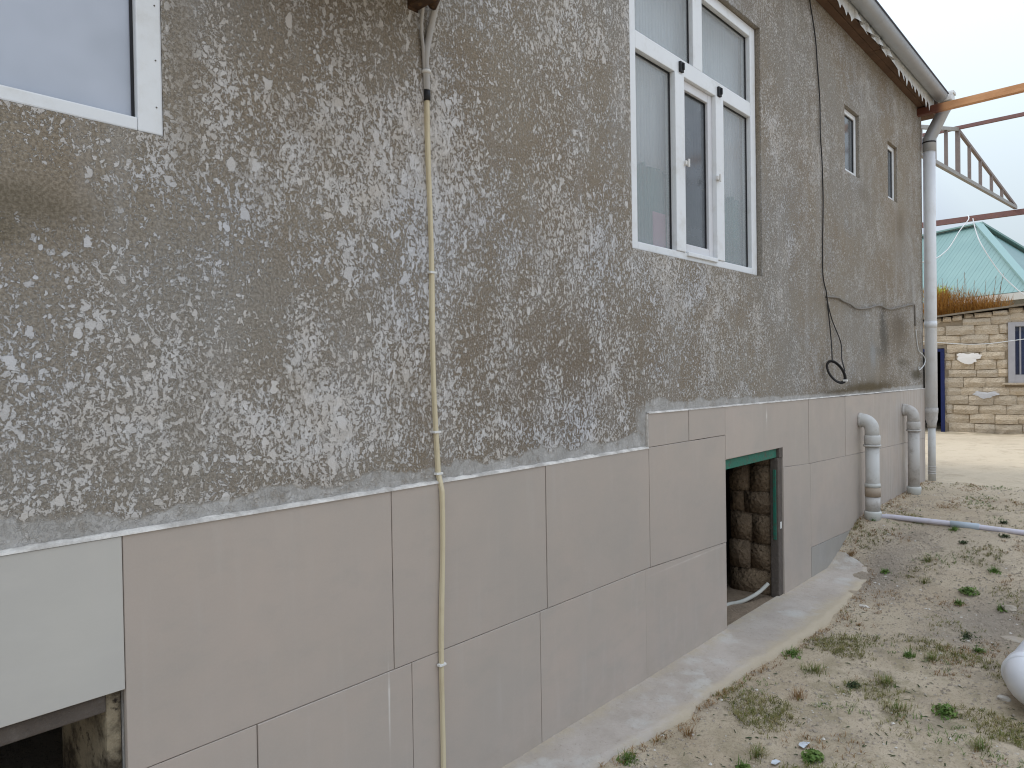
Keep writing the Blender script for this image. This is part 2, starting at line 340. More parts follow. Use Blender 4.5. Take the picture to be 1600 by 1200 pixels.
M['mint_dark'] = simple('mint_cap', (.215, .335, .315), .45, .06, 2)
M['eave'] = simple('pale_eave_board', (.50, .49, .45), .7, .08, 2)
M['house_wall'] = simple('pale_grey_render', (.36, .35, .32), .9, .08, 2)
def mat_leaf(name, a, b, c):
    t = NT(name, .7, .2)
    t.col(t.mix(t.ramp(t.noise(14, 4, .6), .35, .65), a, b) if not c else t.mix(t.mul(t.ramp(t.noise(30, 2), .55, .7), .8), t.mix(t.ramp(t.noise(14, 4, .6), .35, .65), a, b), c))
    t.b.inputs['Subsurface Weight'].default_value = 0
    return t.m
M['leaf_green'] = mat_leaf('fresh_weed_green', (.085, .150, .030), (.150, .205, .055), None)
M['leaf_olive'] = mat_leaf('olive_grass', (.135, .140, .034), (.215, .190, .070), (.31, .235, .11))
M['leaf_dry'] = mat_leaf('dry_brown_weed', (.21, .12, .045), (.30, .18, .08), None)
M['leaf_dark'] = mat_leaf('dark_weed', (.035, .055, .022), (.075, .085, .035), None)
M['leaf_rust'] = mat_leaf('rust_dried_weed', (.30, .125, .022), (.42, .22, .05), (.20, .10, .03))
M['leaf_mauve'] = mat_leaf('mauve_stalk', (.22, .17, .12), (.33, .25, .18), None)
M['leaf_lime'] = mat_leaf('lime_shrub', (.38, .48, .04), (.52, .58, .09), None)
M['pebble'] = mat_stone('pebbles', (.29, .24, .185), (.44, .38, .305), (.55, .50, .43), 30, .004)
M['chip'] = simple('white_limestone_chip', (.62, .58, .52), .8, .1, 20)
M['litter'] = simple('translucent_plastic_scrap', (.58, .62, .66), .4, .08, 9)
M['ac_case'] = simple('cream_unit_casing', (.45, .42, .36), .5, .1, 4)
M['ac_rust'] = simple('rusty_bracket', (.06, .034, .020), .8, .4, 14, dirt=((.22, .12, .05), .8))

# ------------------------------------------------------------------ mesh helpers (all vertices in world metres)
def bx(bm, x0, x1, y0, y1, z0, z1, bev=0):
    vs = [bm.verts.new(p) for p in ((x0,y0,z0),(x1,y0,z0),(x1,y1,z0),(x0,y1,z0),(x0,y0,z1),(x1,y0,z1),(x1,y1,z1),(x0,y1,z1))]
    fs = [bm.faces.new([vs[i] for i in f]) for f in ((0,1,5,4),(1,2,6,5),(2,3,7,6),(3,0,4,7),(4,5,6,7),(3,2,1,0))]
    if bev: bmesh.ops.bevel(bm, geom=list({e for f in fs for e in f.edges}), offset=bev, segments=2, affect='EDGES', profile=.6)
def tube(bm, pts, r, seg=10, cap=True, flat=1.0):
    pts = [Vector(p) for p in pts]; rings = []
    rr = r if isinstance(r, (list, tuple)) else [r]*len(pts)
    prev = None
    for i, p in enumerate(pts):
        a = pts[max(i-1, 0)]; b = pts[min(i+1, len(pts)-1)]; d = (b-a).normalized()
        if prev is None:
            ref = Vector((0, 0, 1)) if abs(d.z) < .9 else Vector((1, 0, 0))
            u = d.cross(ref).normalized()
        else: u = (prev - d*prev.dot(d)).normalized()
        prev = u; v = d.cross(u)
        rings.append([bm.verts.new(p + rr[i]*(math.cos(2*math.pi*k/seg)*u + flat*math.sin(2*math.pi*k/seg)*v)) for k in range(seg)])
    for a, b in zip(rings, rings[1:]):
        for k in range(seg): bm.faces.new((a[k], a[(k+1) % seg], b[(k+1) % seg], b[k]))
    if cap:
        bm.faces.new(rings[0][::-1]); bm.faces.new(rings[-1])
def bar(bm, a, b, w, h=None):
    """square section bar from a to b"""
    a, b = Vector(a), Vector(b); h = h or w; d = (b-a).normalized()
    ref = Vector((0, 0, 1)) if abs(d.z) < .95 else Vector((1, 0, 0))
    u = d.cross(ref).normalized(); v = u.cross(d)
    vs = []
    for p in (a, b):
        for su, sv in ((-1,-1),(1,-1),(1,1),(-1,1)): vs.append(bm.verts.new(p + u*su*w/2 + v*sv*h/2))
    for f in ((0,1,2,3),(7,6,5,4),(0,4,5,1),(1,5,6,2),(2,6,7,3),(3,7,4,0)): bm.faces.new([vs[i] for i in f])
def smooth_path(pts, n=8):
    pts = [Vector(p) for p in pts]; out = []
    P = [pts[0]] + pts + [pts[-1]]
    for i in range(1, len(P)-2):
        for k in range(n):
            t = k/n; a, b, c, d = P[i-1], P[i], P[i+1], P[i+2]
            out.append(.5*((2*b) + (c-a)*t + (2*a-5*b+4*c-d)*t*t + (3*b-a-3*c+d)*t*t*t))
    out.append(pts[-1]); return out
def wloc(o):
    v = Vector((0, 0, 0))
    while o: v = v + o.location; o = o.parent
    return v
def obj(name, bm, mat, parent=None, smooth=False, loc=None, **props):
    me = bpy.data.meshes.new(name)
    bmesh.ops.recalc_face_normals(bm, faces=bm.faces)
    if loc is not None: bmesh.ops.translate(bm, verts=bm.verts, vec=-Vector(loc))
    bm.to_mesh(me); bm.free(); me.materials.append(M[mat] if isinstance(mat, str) else mat)
    if smooth:
        for p in me.polygons: p.use_smooth = True
    o = bpy.data.objects.new(name, me); C.objects.link(o)
    if parent: o.parent = parent; o.location = -wloc(parent)
    if loc is not None: o.location = Vector(loc)
    for k, v in props.items(): o[k] = v
    return o
def thing(name, label, cat, loc, group=None):
    o = bpy.data.objects.new(name, None); C.objects.link(o); o.location = loc
    o.empty_display_size = .2; o['label'] = label; o['category'] = cat
    if group: o['group'] = group
    return o
def part(name, parent, mat, fn, smooth=False, **props):
    bm = bmesh.new(); fn(bm); return obj(name, bm, mat, parent, smooth, **props)
def tagged(name, label, cat, mat, fn, loc, smooth=False, group=None):
    bm = bmesh.new(); fn(bm); o = obj(name, bm, mat, None, smooth, loc=loc)
    o['label'] = label; o['category'] = cat
    if group: o['group'] = group
    return o
def arc_elbow(p0, d0, d1, R, n=8):
    """points of a 90 degree bend that starts at p0 heading d0 and leaves heading d1"""
    p0, d0, d1 = Vector(p0), Vector(d0), Vector(d1); c = p0 + d1*R
    return [c - d1*R*math.cos(a) + d0*R*math.sin(a) for a in [math.pi/2*k/n for k in range(n+1)]]

# ------------------------------------------------------------------ ground
def sst(a, b, x):
    t = min(1, max(0, (x-a)/(b-a))); return t*t*(3-2*t)
def H0(x, y):
    k = sst(-.9, -.1, y); lo = 5.0+.55*k; hi = 7.0-.35*k
    return .05 + .30*sst(lo, hi, x) + .02*sst(7, 9, x)
def H(x, y):
    h = H0(x, y)
    if x > -3 and x < 16 and -8 < y:
        a = sst(0, -.35, y) if x < 9 else 1
        h += a*(.022*noise.noise((x*1.7, y*1.7, 0)) + .011*noise.noise((x*6, y*6, 3)) + .004*noise.noise((x*19, y*19, 5)))
    return h
def lines(*segs):
    out = []
    for a, b, s in segs:
        n = max(1, round((b-a)/s)); out += [a + (b-a)*k/n for k in range(n)]
    out.append(segs[-1][1]); return out
gx = lines((-200, -20, 30), (-20, -2, 1.5), (-2, 1.8, .15), (1.8, 7.2, .02), (7.2, 10, .05), (10, 16, .12), (16, 30, 1), (30, 300, 30))
gy = lines((-200, -20, 30), (-20, -3, 1), (-3, -1.7, .1), (-1.7, .02, .02), (.02, 3, .15), (3, 20, 1), (20, 200, 30))
vs = [(x, y, H(x, y)) for y in gy for x in gx]; nx = len(gx)
fs = [(j*nx+i, j*nx+i+1, (j+1)*nx+i+1, (j+1)*nx+i) for j in range(len(gy)-1) for i in range(nx-1)]
me = bpy.data.meshes.new('ground'); me.from_pydata(vs, [], fs); me.materials.append(M['soil'])
for p in me.polygons: p.use_smooth = True
g = bpy.data.objects.new('ground', me); C.objects.link(g); g['kind'] = 'structure'

# concrete strip along the foot of the wall, with a ragged outer edge
bm = bmesh.new()
ctrl = [(-2.5, .26), (1.5, .27), (2.3, .268), (2.55, .285), (2.87, .33), (3.18, .317), (3.57, .325), (3.85, .368), (4.3, .385), (4.64, .396), (5.2, .36), (5.60, .33), (5.80, .27), (5.90, .15), (5.96, .06)]
def width(x):
    for (a, wa), (b, wb) in zip(ctrl, ctrl[1:]):
        if a <= x <= b: return wa + (wb-wa)*(x-a)/(b-a)
    return .05
xs = lines((-2.5, 1.8, .1), (1.8, 5.96, .022)); rows = []
for x in xs:
    w = width(x) + .022*noise.noise((x*5, 0, 0)) + .013*noise.noise((x*19, 4, 0)) + .006*noise.noise((x*55, 7, 0))
    row = []
    for k in range(9):
        f = k/8; y = -w*f + .01*(1-f)
        z = max(.068 + .012*(1-f) + .004*noise.noise((x*3, y*9, 2)), H0(x, y)+.012)
        row.append(bm.verts.new((x, y, z)))
    row.append(bm.verts.new((x, -w-.008, min(row[-1].co.z-.05, .02)))); rows.append(row)
for a, b in zip(rows, rows[1:]):
    for k in range(9): bm.faces.new((a[k], b[k], b[k+1], a[k+1]))
obj('concrete_path', bm, 'concrete', None, True, kind='structure')

# ------------------------------------------------------------------ house
house = thing('house', 'rough grey-brown house with white-splattered plaster above beige tile plinth', 'house', (4.0, 0, 0))
X0, X1, WT = -2.5, 8.85, .36
HOLES = [(-.62, .8063, 2.228, 3.79), (3.035, 4.588, 2.206, 3.806), (6.27, 6.66, 3.23, 3.77), (7.53, 7.86, 3.22, 3.762),
         (3.995, 4.862, -.3, 1.075), (-1.1, .677, -.3, .838)]
def wall_holes(bm, x0, x1, z0, z1, holes, y0, y1):
    xs = sorted({x0, x1, *[h[0] for h in holes], *[h[1] for h in holes]}); zs = sorted({z0, z1, *[max(z0, h[2]) for h in holes], *[h[3] for h in holes]})
    V = {}
    def v(x, y, z):
        k = (x, y, z)
        if k not in V: V[k] = bm.verts.new(k)
        return V[k]
    inside = lambda xa, za: any(h[0] < xa < h[1] and h[2] < za < h[3] for h in holes)
    for a, b in zip(xs, xs[1:]):
        for c, d in zip(zs, zs[1:]):
            if inside((a+b)/2, (c+d)/2): continue
            for y in (y0, y1): bm.faces.new((v(a,y,c), v(b,y,c), v(b,y,d), v(a,y,d)))
    for h in holes:
        hx0, hx1, hz0, hz1 = h[0], h[1], max(z0, h[2]), h[3]
        xr = [x for x in xs if hx0 <= x <= hx1]; zr = [z for z in zs if hz0 <= z <= hz1]
        for c, d in zip(zr, zr[1:]):
            for x in (hx0, hx1): bm.faces.new((v(x,y0,c), v(x,y1,c), v(x,y1,d), v(x,y0,d)))
        for a, b in zip(xr, xr[1:]):
            bm.faces.new((v(a,y0,hz1), v(b,y0,hz1), v(b,y1,hz1), v(a,y1,hz1)))
            if h[2] > z0: bm.faces.new((v(a,y0,hz0), v(b,y0,hz0), v(b,y1,hz0), v(a,y1,hz0)))
bm = bmesh.new(); wall_holes(bm, X0, X1, -.3, 4.50, HOLES, 0, WT)
obj('wall', bm, 'plaster', house, label='splattered plaster wall facing the yard')
# side and rear walls, ceiling between cellar and rooms
def f(bm):
    bx(bm, X1-.3, X1-.001, WT+.001, 8, -.3, 4.5); bx(bm, X0, X0+.3, WT+.001, 8, -.3, 4.5); bx(bm, X0+.301, X1-.301, 7.7, 8, -.3, 4.5)
part('wall', house, 'plaster', f)
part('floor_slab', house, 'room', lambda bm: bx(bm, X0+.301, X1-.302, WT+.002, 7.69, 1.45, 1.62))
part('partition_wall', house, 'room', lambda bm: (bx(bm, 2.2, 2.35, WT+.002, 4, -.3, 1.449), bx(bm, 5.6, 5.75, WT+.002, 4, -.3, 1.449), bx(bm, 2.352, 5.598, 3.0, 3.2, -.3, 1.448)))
# gently pitched roof
def f(bm):
    a = [(-3.0, -.16, 4.535), (9.25, -.16, 4.535), (9.25, 8.2, 4.535), (-3.0, 8.2, 4.535), (1.5, 4, 6.1), (4.8, 4, 6.1)]
    v = [bm.verts.new(p) for p in a]; u = [bm.verts.new((p[0], p[1], p[2]-.02)) for p in a[:4]]
    for q in ((0,1,5,4), (1,2,5), (2,3,4,5), (3,0,4)): bm.faces.new([v[i] for i in q])
    for i in range(4): bm.faces.new((v[i], v[(i+1)%4], u[(i+1)%4], u[i]))
part('roof', house, 'rust_roof', f)
# soffit boards
for a, b in zip(lines((-2.9, 8.83, 1.96)), lines((-2.9, 8.83, 1.96))[1:]):
    for y0, y1 in ((-.063, -.002), (-.127, -.066)):
        o = part('soffit_board', house, 'wood_board', lambda bm: bx(bm, a+.003, b-.003, y0, y1, 4.372+random.uniform(-.004, .004), 4.392, .002))
part('soffit_board', house, 'wood_board', lambda bm: bx(bm, 8.855, 9.2, -.135, 8, 4.374, 4.39))
# cornice shadow board
part('fascia_board', house, 'wood_board', lambda bm: bx(bm, -3, 9.2, -.132, -.112, 4.40, 4.53))
# jagged tin valance: single teeth cut out of a strip
def tooth(bm, x, tilt, w=.062, long=.075):
    y = -.134; dx = random.uniform(-.006, .006)
    L = long*random.uniform(.8, 1.15)
    pts = [(0, .105), (w, .105), (w, 0), (w*.93, -.018), (w*.72, -.020), (w*.66, -L*.62), (w*.5+dx, -L), (w*.36, -L*.58), (w*.28, -.024), (w*.07, -.012), (0, 0)]
    fr, bk = [], []
    for (a, b) in pts:
        yy = y - max(0, -b)*tilt - (.004 if b < 0 else 0)*math.sin(a/w*math.pi)
        fr.append(bm.verts.new((x+a, yy, 4.362+b))); bk.append(bm.verts.new((x+a, yy+.0012, 4.362+b)))
    bm.faces.new(fr); bm.faces.new(bk[::-1])
    for i in range(len(fr)): bm.faces.new((fr[i], fr[(i+1)%len(fr)], bk[(i+1)%len(fr)], bk[i]))
x = 4.9; n = 0
while x < 8.80:
    tilt = .9 if 6.0 < x < 7.25 and n % 2 == 0 else random.uniform(-.05, .15)
    if 6.0 < x < 7.25: tilt += random.uniform(.1, .7)
    part('valance_tooth', house, 'tin_trim', lambda bm: tooth(bm, x, tilt, .147, .065 if x < 7.3 else .085)); x += .150; n += 1
def f(bm):
    x = -2.9
    while x < 4.88: tooth(bm, x, .1, .147, .09); x += .150
part('valance', house, 'tin_trim', f, kind='stuff')
# half-round gutter with rim, end cap and brackets
GC = (-.200, 4.475)
def gut(bm, x0, x1, r, th=.003, a0=math.pi, a1=2*math.pi, n=14):
    R = []
    for x in (x0, x1):
        R.append([[bm.verts.new((x, GC[0] + rr*math.cos(a0+(a1-a0)*k/n), GC[1] + rr*math.sin(a0+(a1-a0)*k/n))) for k in range(n+1)] for rr in (r, r-th)])
    for q in (0, 1):
        for k in range(n): bm.faces.new((R[0][q][k], R[0][q][k+1], R[1][q][k+1], R[1][q][k]))
    for e in (0, 1):
        for k in range(n): bm.faces.new((R[e][0][k], R[e][0][k+1], R[e][1][k+1], R[e][1][k]))
    for k in (0, n): bm.faces.new((R[0][0][k], R[1][0][k], R[1][1][k], R[0][1][k]))
seg = lines((-2.9, 8.78, 2.92))
gutter = part('gutter', house, 'zinc', lambda bm: gut(bm, -2.9, 8.78, .068), True)
for a in seg[2:-1]: part('joint_sleeve', gutter, 'zinc', lambda bm: gut(bm, a-.03, a+.03, .0705, .002), True)
part('rim', gutter, 'zinc_rim', lambda bm: tube(bm, [(-2.9, GC[0]-.070, GC[1]+.003), (8.785, GC[0]-.070, GC[1]+.003)], .0075, 8), True)
def f(bm):
    v = [bm.verts.new((xx, GC[0] + .0685*math.cos(math.pi+math.pi*k/14), GC[1] + .0685*math.sin(math.pi+math.pi*k/14))) for xx in (8.781, 8.785) for k in range(15)]
    bm.faces.new(v[:15]); bm.faces.new(v[15:][::-1])
    for k in range(14): bm.faces.new((v[k], v[k+1], v[k+16], v[k+15]))
    bm.faces.new((v[0], v[14], v[29], v[15]))
part('end_cap', gutter, 'zinc', f)
for xb in (5.2, 7.3):
    part('gutter_bracket', gutter, 'zinc', lambda bm: gut(bm, xb-.006, xb+.006, .0645, .003))

# cellar tiles -------------------------------------------------------------
TY0, TY1, GAP = -.0135, -.0045, .0014
def tile(x0, x1, z0a, z0b, z1a, z1b, mat='tile', notch=None, label=None):
    """one slab: corners (x0,z0a) (x1,z0b) (x1,z1b) (x0,z1a)"""
    dy = random.uniform(-.0015, .0015); tl = random.uniform(-.0012, .0012)
    def f(bm):
        g = GAP
        P = [(x0+g, z0a+g), (x1-g, z0b+g), (x1-g, z1b-g), (x0+g, z1a-g)] if not notch else notch
        a = [bm.verts.new((p[0], TY0+dy+(tl if i in (1, 2) else -tl), p[1])) for i, p in enumerate(P)]
        b = [bm.verts.new((p[0], TY1, p[1])) for p in P]
        ff = bm.faces.new(a); bm.faces.new(b[::-1])
        for i in range(len(P)): bm.faces.new((a[i], b[i], b[(i+1)%len(P)], a[(i+1)%len(P)]))
        bmesh.ops.bevel(bm, geom=list(ff.edges), offset=.0012, segments=1, affect='EDGES')
    o = part('wall_tile', house, mat, f)
    if label: o['label'] = label
    return o
TT = 1.221; R1 = .6225
# top row, left to right
tile(-1.8, -.142, .842, .842, TT, TT, 'tile_grey')
tile(-.142, .6775, .840, .838, TT, TT-.002, 'tile_grey', label='pale grey tile above the left cellar opening')
for a, b in ((.6775, 1.515), (1.515, 2.323), (2.323, 3.139)): tile(a, b, R1, R1, TT, TT+.001)
tile(3.139, 3.995, R1, .592, TT+.002, TT)
# second row
ys = [.6775, 1.022, 1.590, 2.274, 3.092, 3.995]
for a, b in zip(ys, ys[1:]): tile(a, b, -.02, -.02, R1, R1 if b < 3.9 else .592)
for a, b in ((-2.4, -1.8),): tile(a, b, .0, .0, TT, TT, 'tile_grey')
# stepped-up strip and the far part
tile(3.142, 3.556, TT+.002, TT+.002, 1.396, 1.395); tile(3.556, 3.995, TT+.002, TT+.002, 1.395, 1.392)
g = GAP
tile(0, 0, 0, 0, 0, 0, notch=[(3.995+g, 1.078), (4.53-g, 1.078), (4.53-g, 1.389), (3.995+g, 1.391)])
tile(0, 0, 0, 0, 0, 0, notch=[(4.53+g, 1.078), (4.864, 1.078), (4.864, .942), (5.35-g, .915), (5.35-g, 1.385), (4.53+g, 1.389)])
tile(5.35, 6.170, .915, .892, 1.385, 1.378); tile(6.170, 6.99, .892, .872, 1.378, 1.375)
tile(6.99, 7.98, .872, .850, 1.375, 1.373); tile(7.98, 8.85, .850, .835, 1.373, 1.373)
tile(4.864, 5.375, -.02, -.02, .940, .914)
tile(5.375, 6.58, .297, .262, .914, .882)
tile(5.375, 6.58, -.02, .2, .297, .262, 'tile_blue', label='blue-grey bottom tile past the cellar door')
tile(6.58, 7.47, .0, .0, .882, .861); tile(7.47, 8.85, .0, .0, .861, .835)
# mortar bed seen in the joints
bm = bmesh.new(); wall_holes(bm, X0, 3.141, -.25, 1.219, [HOLES[5]], -.0075, .002)
obj('mortar_bed', bm, 'joint', house)
bm = bmesh.new(); wall_holes(bm, 3.143, X1, -.25, 1.371, [(HOLES[4][0]+.001, HOLES[4][1], -.4, HOLES[4][3])], -.0075, .002)
obj('mortar_bed', bm, 'joint', house)
# ragged white grout bead on top of the tiles
def bead(x0, x1, za, zb, q=1.):
    def f(bm):
        n = int((x1-x0)/.02); rows = []
        for i in range(n+1):
            x = x0 + (x1-x0)*i/n; z = za + (zb-za)*i/n
            h = .0065 + .004*abs(noise.noise((x*7, 1, 0))) + .005*noise.noise((x*25, 3, 0)); h = max(.003, h)*q
            rows.append([bm.verts.new(p) for p in ((x, -.0172, z-.003), (x, -.0150, z+h*.5), (x, -.004, z+h), (x, .002, z+h*1.3), (x, .002, z-.001))])
        for a, b in zip(rows, rows[1:]):
            for k in range(4): bm.faces.new((a[k], b[k], b[k+1], a[k+1]))
    part('grout_bead', house, 'grout', f, True)
bead(X0, 3.138, 1.2215, 1.2215); bead(3.142, X1, 1.3945, 1.3735, .65)
part('grout_bead', house, 'grout', lambda bm: bx(bm, 3.134, 3.1415, -.0125, .001, 1.226, 1.392, .002))

# windows ------------------------------------------------------------------
def frame_bar(bm, x0, x1, z0, z1, y0, y1): bx(bm, x0, x1, y0, y1, z0, z1, .004)
def window(outer, yf, fw_, depth=.06):
    x0, x1, z0, z1 = outer
    w = thing('window', '', '', ((x0+x1)/2, yf, z0)); del w['label']; del w['category']
    w.parent = house; w.location = Vector(((x0+x1)/2, yf, z0)) - wloc(house)
    l, r, b, t_ = fw_
    part('frame', w, 'pvc', lambda bm: (frame_bar(bm, x0, x0+l, z0, z1, yf, yf+depth), frame_bar(bm, x1-r, x1, z0, z1, yf, yf+depth),
         frame_bar(bm, x0+l+.0005, x1-r-.0005, z0, z0+b, yf+.001, yf+depth), frame_bar(bm, x0+l+.0005, x1-r-.0005, z1-t_, z1, yf+.001, yf+depth)))
    return w
def pane(w, x0, x1, z0, z1, y, mat):
    part('gasket', w, 'gasket', lambda bm: (bx(bm, x0, x0+.006, y-.007, y+.004, z0, z1), bx(bm, x1-.006, x1, y-.007, y+.004, z0, z1),
         bx(bm, x0+.0065, x1-.0065, y-.0065, y+.004, z1-.006, z1), bx(bm, x0+.0065, x1-.0065, y-.0065, y+.004, z0, z0+.004)))
    part('pane', w, mat, lambda bm: bx(bm, x0+.002, x1-.002, y, y+.006, z0+.002, z1-.002))
# wide window at upper left (with its fixing screws)
wA = window((-.60, .806, 2.230, 3.785), .004, (.06, .062, .034, .06))
pane(wA, -.54, .744, 2.264, 3.725, .030, 'pane_plain')
part('curtain', wA, 'curtain', lambda bm: [tube(bm, [(x, .115+.004*math.sin(i*1.3), 2.23), (x+.004, .115+.012*math.sin(i*1.1), 3.79)], .022, 8) for i, x in enumerate([-.6+.034*k for k in range(42)])], True)
for z in (2.30, 2.42, 2.56, 2.75): part('screw', wA, 'jamb', lambda bm: tube(bm, [(.790, .0025, z), (.790, .0052, z)], .002, 8))
# tall three-part window with top lights
yB = .030
wB = window((3.060, 4.575, 2.216, 3.800), yB, (.075, .075, .040, .065))
def f(bm):
    frame_bar(bm, 3.136, 4.499, 3.222, 3.312, yB+.001, yB+.06)
    frame_bar(bm, 3.745, 3.855, 3.3125, 3.7345, yB+.002, yB+.06)
    frame_bar(bm, 3.525, 3.625, 2.2565, 3.2215, yB-.004, yB+.06)
    frame_bar(bm, 4.005, 4.105, 2.2565, 3.2215, yB-.004, yB+.06)
    frame_bar(bm, 3.64, 4.0, 2.238, 2.262, yB-.012, yB+.02)
part('mullion', wB, 'pvc', f)
pane(wB, 3.136, 3.744, 3.313, 3.734, yB+.035, 'pane_frost'); pane(wB, 3.856, 4.499, 3.313, 3.734, yB+.035, 'pane_frost')
pane(wB, 3.136, 3.524, 2.257, 3.221, yB+.035, 'pane_frost'); pane(wB, 4.106, 4.499, 2.257, 3.221, yB+.035, 'pane_frost')
def f(bm):
    x0, x1, z0, z1, y = 3.627, 4.003, 2.264, 3.220, yB+.022
    frame_bar(bm, x0, x0+.05, z0, z1, y, y+.05); frame_bar(bm, x1-.05, x1, z0, z1, y, y+.05)
    frame_bar(bm, x0+.0505, x1-.0505, z0, z0+.05, y+.001, y+.05); frame_bar(bm, x0+.0505, x1-.0505, z1-.05, z1, y+.001, y+.05)
part('sash', wB, 'pvc_shaded', f)
pane(wB, 3.678, 3.952, 2.315, 3.169, yB+.045, 'pane_dark')
for (x, z) in ((3.59, 3.262), (4.05, 3.255)): part('hinge_cap', wB, 'black', lambda bm: (bx(bm, x-.016, x+.022, yB-.012, yB+.004, z-.028, z+.028, .003), bx(bm, x+.004, x+.016, yB-.020, yB-.0125, z-.015, z+.02)))
for (x, z) in ((3.632, 2.745), (4.012, 2.735)): part('catch', wB, 'clip', lambda bm: (bx(bm, x-.022, x+.022, yB-.018, yB-.004, z-.012, z+.012, .003), bx(bm, x-.006, x+.006, yB-.028, yB-.0185, z-.022, z+.022, .002)))
part('curtain', wB, 'curtain', lambda bm: [tube(bm, [(x, .165+.003*math.sin(i*1.7), 2.2), (x, .165+.003*math.sin(i*1.2), 3.83)], .021, 8) for i, x in enumerate([3.05+.033*k for k in range(48)])], True)
def f(bm):
    for i in range(48):
        x = 3.06+.032*i; tube(bm, [(x, .125+.007*math.sin(i*1.9), 2.2), (x+.004, .125+.008*math.sin(i), 2.70+.010*math.sin(i*2.3)+.006*math.sin(i*5.1))], [.020, .013], 8)
part('half_curtain', wB, 'curtain_green', f, True)
part('pink_cloth', wB, 'curtain_pink', lambda bm: bx(bm, 3.40, 3.53, .098, .103, 2.25, 2.46, .002))
# two slit windows near the corner
for (x0, x1, z0, z1) in ((6.275, 6.655, 3.235, 3.765), (7.535, 7.855, 3.225, 3.757)):
    w = window((x0, x1, z0, z1), .028, (.035, .040, .035, .04), .04)
    pane(w, x0+.035, x1-.040, z0+.035, z1-.04, .045, 'pane_dark')
    part('curtain', w, 'curtain', lambda bm: bx(bm, x0-.02, x1+.02, .15, .16, z0, z1))

# cellar door opening --------------------------------------------------------
part('door_lintel', house, 'green_paint', lambda bm: (bx(bm, 3.997, 4.80, .006, .085, 1.012, 1.0735, .004), bx(bm, 3.997, 4.79, .088, .12, 1.035, 1.074)))
part('door_jamb', house, 'jamb', lambda bm: (bx(bm, 4.790, 4.860, -.006, .05, -.02, 1.010, .008), bx(bm, 4.802, 4.861, -.012, .03, 1.0105, 1.0745, .004)))
part('door_stop', house, 'green_paint', lambda bm: (bx(bm, 4.780, 4.7895, .006, .026, .46, .93, .002),))
part('strike_plate', house, 'clip', lambda bm: bx(bm, 4.815, 4.838, -.010, -.0062, .53, .575, .001))
# rough stones of the reveal, one by one
random.seed(11)
def stone(bm, c, s, rough=.14, seed=0, sub=2):
    r = bmesh.ops.create_cube(bm, size=1)
    bmesh.ops.bevel(bm, geom=r['verts'][0].link_faces[0].edges[:] and list({e for v in r['verts'] for e in v.link_edges}), offset=.055, segments=2, affect='EDGES')
    for v in bm.verts:
        p = v.co.copy(); n_ = Vector((noise.noise(p*2.2+Vector((seed, 0, 0))), noise.noise(p*2.2+Vector((0, seed, 4))), noise.noise(p*2.2+Vector((7, 2, seed)))))
        n2 = Vector((noise.noise(p*6+Vector((seed, 0, 0))), noise.noise(p*6+Vector((0, seed, 4))), noise.noise(p*6+Vector((7, 2, seed)))))
        q = p + n_*rough + n2*rough*.35; v.co = Vector((c[0]+q.x*s[0], c[1]+q.y*s[1], c[2]+q.z*s[2]))
zc = -.02; k = 0
for row, h in enumerate((.25, .185, .20, .15, .19, .155)):
    cuts = [[.055, .35], [.055, .20, .35], [.055, .185, .35], [.055, .24, .35], [.055, .20, .35], [.055, .17, .35]][row]
    for a, b in zip(cuts, cuts[1:]):
        k += 1
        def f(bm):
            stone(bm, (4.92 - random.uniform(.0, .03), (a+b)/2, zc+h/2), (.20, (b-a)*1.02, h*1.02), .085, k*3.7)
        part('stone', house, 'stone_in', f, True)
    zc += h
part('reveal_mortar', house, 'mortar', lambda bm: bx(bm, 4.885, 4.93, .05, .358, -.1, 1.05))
part('threshold', house, 'dirt_floor', lambda bm: [bx(bm, 3.997, 4.860, .012, 2.95, -.1, .064)])
tagged('hose', 'pale bent hose lying in the dark cellar doorway', 'hose', 'hose',
       lambda bm: tube(bm, smooth_path([(4.1, .24, .06), (4.438, .20, .066), (4.507, .17, .068), (4.566, .13, .082), (4.678, .09, .112), (4.765, .06, .157)]), .013, 10), (4.3, .1, .04), True)
# left cellar opening: stained concrete reveal and lintel edge
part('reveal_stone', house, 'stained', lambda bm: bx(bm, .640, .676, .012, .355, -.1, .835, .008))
part('lintel_edge', house, 'jamb', lambda bm: bx(bm, -1.098, .639, .004, .09, .79, .836, .006))

# ------------------------------------------------------------------ wall fittings
# trunking with its two flexible leads
tr = thing('cable_trunking', 'yellowed cable trunking running down the splattered wall to the ground', 'trunking', (1.72, -.02, .07))
rnd = random.Random(3)
def cable_x(z): return 1.712 + .018*math.exp(-((z-1.1)/.55)**2) + .004*math.sin(z*7)
zs = [.07+(2.565-.07)*k/40 for k in range(41)]
def f(bm):
    rows = []
    for z in zs:
        x = cable_x(z); w = .0074 + .0008*math.sin(z*11); yb = -.0005 if z > 1.235 else -.0165
        rows.append([bm.verts.new(p) for p in ((x-w, yb, z), (x-w, yb-.011, z), (x-w*.6, yb-.0145, z), (x+w*.6, yb-.0145, z), (x+w, yb-.011, z), (x+w, yb, z))])
    for a, b in zip(rows, rows[1:]):
        for k in range(6): bm.faces.new((a[k], a[(k+1)%6], b[(k+1)%6], b[k]))
    bm.faces.new(rows[0]); bm.faces.new(rows[-1][::-1])
part('channel', tr, 'trunk', f)
for z in (1.962, 1.4, 1.252, .58): part('clip', tr, 'clip', lambda bm: bx(bm, cable_x(z)-.016, cable_x(z)+.014, (-.018 if z > 1.235 else -.034), (-.0 if z > 1.235 else -.016), z-.004, z+.004, .001))
part('tape', tr, 'black', lambda bm: tube(bm, [(1.709, -.008, 2.562), (1.708, -.008, 2.600)], .0115, 12), True)
